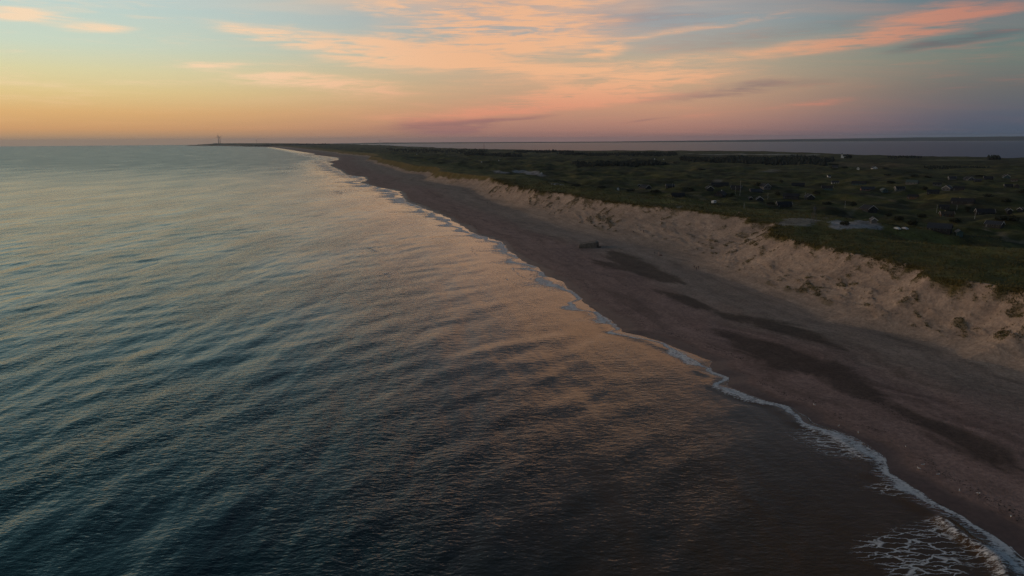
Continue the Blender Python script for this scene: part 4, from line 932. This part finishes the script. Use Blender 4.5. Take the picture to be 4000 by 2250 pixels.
for px, py, w, lab, k in [(3330, 806, 38, 'round dark shrub beside the pale pole above the open sand', 0), (3781, 829, 34, 'dark shrub left of the house with thin pale gable outline', 2), (3915, 860, 60, 'wide black thicket, left part, near the picture edge', 1), (3955, 862, 60, 'wide black thicket, right part, at the picture edge', 0),
        (3731, 868, 52, 'broad dark shrub below the brown house', 1), (3510, 861, 42, 'low dark shrub above the parked cars', 1), (3299, 880, 40, 'lone dark shrub standing in the open sand hollow', 1), (3989, 754, 32, 'dark shrub cut by the picture edge', 0),
        (3573, 692, 46, 'large dark shrub on the rise below the green field', 0), (3625, 695, 36, 'dark shrub right of the large one on the rise', 1), (3458, 660, 32, 'shrub just right of the white gabled farmhouse', 1), (3467, 686, 32, 'shrub on the slope below the farmhouse', 1),
        (3256, 649, 40, 'tall dark tree clump behind the grey house', 2), (3300, 656, 26, 'small shrub between grey house and tiny white shed', 1), (2639, 639, 25, 'pointed dark tree at the end of the tan strip', 2), (3036, 763, 30, 'round shrub left of the broad dark house', 0), (3052, 713, 22, 'small dark shrub on the hillside above the poles', 0),
        (2863, 763, 20, 'small shrub right of the white chimney house', 1), (2462, 748, 40, 'dark shrub beside the little white shed', 1), (3600, 850, 40, 'dark shrub on the flat left of the brown house', 1), (3560, 880, 60, 'long dark shrub right of the parked cars', 1), (3470, 845, 34, 'low shrub between white arched gable and cars', 1),
        (2700, 745, 30, 'low dark shrub left of the wide white gable', 1), (2560, 752, 44, 'dark shrub below the notch house', 1), (3010, 800, 36, 'dark shrub left of the beacon-side house', 1), (3190, 760, 30, 'dark shrub between the two rows near the beacon', 0), (3480, 715, 36, 'shrub left of the grey-green roof', 1), (3610, 741, 34, 'shrub between pale rounded end wall and pale gable', 0),
        (3860, 770, 46, 'wide shrub on the open heath right of the largest roof', 1), (3930, 790, 40, 'lone heath shrub below the house with pale eaves', 1), (3230, 800, 40, 'low shrub by the path above the open sand', 1), (2745, 665, 50, 'dark shrub patch on the dune hill', 1), (2250, 728, 44, 'shrub patch on the near heath above the slope', 1), (2350, 735, 40, 'second shrub patch along the crest heath', 1),
        (2960, 726, 40, 'dark shrub behind the pale fronted house', 0), (3830, 690, 40, 'shrub behind the far row of houses', 1)]: shrub(px, py, w, lab, k)
def grove(quad, n, hmin, hmax, label, name='conifer_wood'):
    Q = [np.array(ground(*p, 6.)) for p in quad]; rs = np.random.default_rng(int(quad[0][0])); V, Fc = [], []
    for _ in range(n):
        a, b = rs.random(), rs.random(); p = (Q[0] * (1 - a) + Q[1] * a) * (1 - b) + (Q[3] * (1 - a) + Q[2] * a) * b
        x, y = p; z = tz(x, y) - float(drop(x, y)); h = rs.uniform(hmin, hmax); w = h * rs.uniform(.28, .5); k = len(V); m = 5; t0 = rs.random() * 6
        for zz, rr_ in ((.05, .6), (.3, 1.), (.62, .75), (.85, .4)):
            V += [(x + w * rr_ * rs.uniform(.7, 1.2) * math.cos(t0 + 6.283 * i / m), y + w * rr_ * rs.uniform(.7, 1.2) * math.sin(t0 + 6.283 * i / m), z + h * zz * rs.uniform(.92, 1.08)) for i in range(m)]
        V.append((x, y, z + h))
        for l in range(3): Fc += [(k + l * m + i, k + l * m + (i + 1) % m, k + l * m + m + (i + 1) % m, k + l * m + m + i) for i in range(m)]
        Fc += [(k + 3 * m + i, k + 3 * m + (i + 1) % m, k + 4 * m) for i in range(m)]
    tag(raw_mesh(name, V, Fc, M_LEAF2), label, 'wood', kind='stuff')
for q, n, a, b, lab in [([(1812, 606), (2036, 612), (2042, 617), (1820, 613)], 420, 8, 12, 'dark conifer plantation beside the bright white building'), ([(2232, 645), (2500, 640), (2500, 659), (2260, 659)], 520, 6, 10, 'dark low wood on the heath, left half of the long one'),
        ([(2400, 640), (2560, 640), (2620, 658), (2420, 660)], 420, 6, 10, 'dark low wood on the heath, right half of the long one'), ([(2640, 622), (2900, 624), (2900, 640), (2700, 634)], 480, 7, 11, 'thinner dark wood behind the dune hill'), ([(2850, 622), (3200, 618), (3200, 650), (2900, 642)], 900, 7, 12, 'largest dark plantation, in front of the bright lagoon strip'),
        ([(2400, 602), (2640, 602), (2650, 609), (2400, 612)], 360, 7, 11, 'dark wood by the fjord, behind the tan hillside'), ([(3196, 622), (3254, 622), (3256, 633), (3196, 636)], 160, 7, 11, 'square dark wood left of the tan field'), ([(3196, 645), (3228, 645), (3230, 656), (3196, 656)], 60, 6, 9, 'small clump of trees left of the grey house'),
        ([(2005, 592), (2240, 595), (2240, 600), (2010, 599)], 260, 8, 13, 'tree belt with uneven tops along the fjord'), ([(2170, 603), (2430, 604), (2430, 610), (2200, 608)], 260, 7, 11, 'thin tree belt below the fjord trees'), ([(1505, 584), (1905, 590), (1900, 603), (1560, 600)], 620, 6, 10, 'trees of the far village'),
        ([(3296, 610), (3324, 611), (3324, 618), (3298, 618)], 40, 7, 12, 'trees round the white church'), ([(3860, 617), (3900, 617), (3902, 620), (3860, 620)], 40, 9, 14, 'dark tree clump on the fjord shore'), ([(3464, 612), (3600, 614), (3600, 617), (3470, 616)], 120, 4, 7, 'low hedge of trees along the fjord shore'),
        ([(3610, 655), (3880, 656), (3880, 661), (3620, 662)], 220, 3, 6, 'long dark hedge below the green field'), ([(900, 571), (1290, 572), (1290, 571), (900, 570)], 700, 8, 15, 'wood on the far headland')]: grove(q, n, a, b, lab)

# ------------------------------------------------------------------ marram grass
def marram():
    N = 260000; y = np.exp(rng.uniform(math.log(150), math.log(950), N)); t = rng.random(N)
    f, k = foot(y), crest(y); x = np.where(t < .45, f + (k - f) * (.28 + .72 * (t / .45)), k + ((t - .45) / .55) ** 1.5 * 130)
    ts = (x - f) / np.maximum(k - f, 1); e = x - k
    v = sst(.62, .69, veg_f(x, y, ts))
    ed = sst(-3.5, .5, e + 9 * (fbm(x / 6., y / 7., 83, 4, .6) - .5))
    pr = np.where(e > 0, np.maximum(ed, 0) * .16 * (.3 + fbm(x / 20., y / 20., 87, 3)), np.maximum(v * .8, ed)) + .012 * (ts > .35)
    for q in SANDP: pr = np.where(in_poly(x, y, q), .01, pr)
    ok = (rng.random(N) < pr) & (x < .85 * y); x, y = x[ok], y[ok]; z = terrain(x, y); n = len(x)
    nb = 5; hh = np.where(e[ok] < -1.5, .55, 1.) * rng.uniform(.35, .95, n) * np.interp(y, [150, 900], [.9, 1.5]); V = np.zeros((n, nb, 3, 3))
    for b in range(nb):
        th = rng.uniform(0, 6.283, n); ln = rng.uniform(.1, .8, n) * hh; w = rng.uniform(.12, .26, n) * hh; r0 = rng.uniform(0, .3, n)
        bx, by = x + r0 * np.cos(th), y + r0 * np.sin(th); px_, py_ = -np.sin(th + 1) * w, np.cos(th + 1) * w
        V[:, b, 0] = np.stack([bx - px_, by - py_, z - .1], -1); V[:, b, 1] = np.stack([bx + px_, by + py_, z - .1], -1); V[:, b, 2] = np.stack([bx + ln * np.cos(th), by + ln * np.sin(th), z + hh * rng.uniform(.6, 1., n)], -1)
    V = V.reshape(-1, 3); V[:, 2] -= drop(V[:, 0], V[:, 1]); T_ = len(V) // 3
    me = bpy.data.meshes.new('marram_grass'); me.vertices.add(len(V)); me.vertices.foreach_set('co', V.astype(np.float32).ravel()); me.loops.add(len(V)); me.loops.foreach_set('vertex_index', np.arange(len(V), dtype=np.int32))
    me.polygons.add(T_); me.polygons.foreach_set('loop_start', np.arange(0, len(V), 3, dtype=np.int32)); me.update(); me.validate(); me.materials.append(M_MARRAM)
    o = bpy.data.objects.new('marram_grass', me); COL.objects.link(o); tag(o, 'marram grass tufts on the dune crest and slope', 'grass', kind='stuff')
    print('tufts', n)
SANDP = [world_poly(p) for p in ([(3236, 884), (3262, 857), (3330, 866), (3400, 866), (3440, 874), (3467, 893), (3400, 892), (3330, 890), (3270, 893)], [(3040, 880), (3060, 853), (3130, 851), (3198, 862), (3198, 880), (3130, 890)])]
marram()

# ------------------------------------------------------------------ wrack: weed and pebbles left by the tide
def wrack():
    n = 5200; y = np.exp(rng.uniform(math.log(110), math.log(900), n)); k = rng.random(n)
    line = np.where(k < .45, 7 + 5 * fbm(y / 25., y * 0, 131, 3), np.where(k < .8, 20 + 9 * fbm(y / 40., y * 0, 132, 3), 0)) + rng.normal(0, .7, n)
    d = np.where(k < .8, line, rng.uniform(5, 60, n)); ok = fbm(y / 9., d / 9., 133, 3) > .45; y, d = y[ok], d[ok]; x = coast(y) + d; z = terrain(x, y) - drop(x, y)
    V, Fc = [], []
    for i in range(len(x)):
        w = rng.uniform(.06, .19) * (1 + y[i] / 900.); b = len(V); a = rng.uniform(0, 6.28)
        V += [(x[i] + w * (1.6 if q % 2 else .8) * math.cos(a + q * 1.2566), y[i] + w * math.sin(a + q * 1.2566), z[i] - .02) for q in range(5)] + [(x[i], y[i], z[i] + w * .4)]
        Fc += [(b + q, b + (q + 1) % 5, b + 5) for q in range(5)]
    tag(raw_mesh('beach_wrack', V, Fc, mat('dry_weed', (.035, .026, .018), .9, .3, 1.)), 'dark specks of weed and stones along the tide lines', 'wrack', kind='stuff')
wrack()

# ------------------------------------------------------------------ haze: even air round everything
V, Fc = box(-31000, 31000, -2500, 38000, -135, 175)
hz = raw_mesh('haze', V, Fc, []); tag(hz, 'thin evening haze over sea and land', 'haze', kind='stuff')
hm = bpy.data.materials.new('haze'); hm.use_nodes = True; g = NT(hm.node_tree); g.n.clear()
ho = g.node('ShaderNodeOutputMaterial'); pv = g.node('ShaderNodeVolumePrincipled'); pv.inputs['Color'].default_value = (.66, .82, 1., 1); pv.inputs['Density'].default_value = HAZE; pv.inputs['Anisotropy'].default_value = .2
g.l.new(pv.outputs[0], ho.inputs['Volume']); hz.data.materials.append(hm)
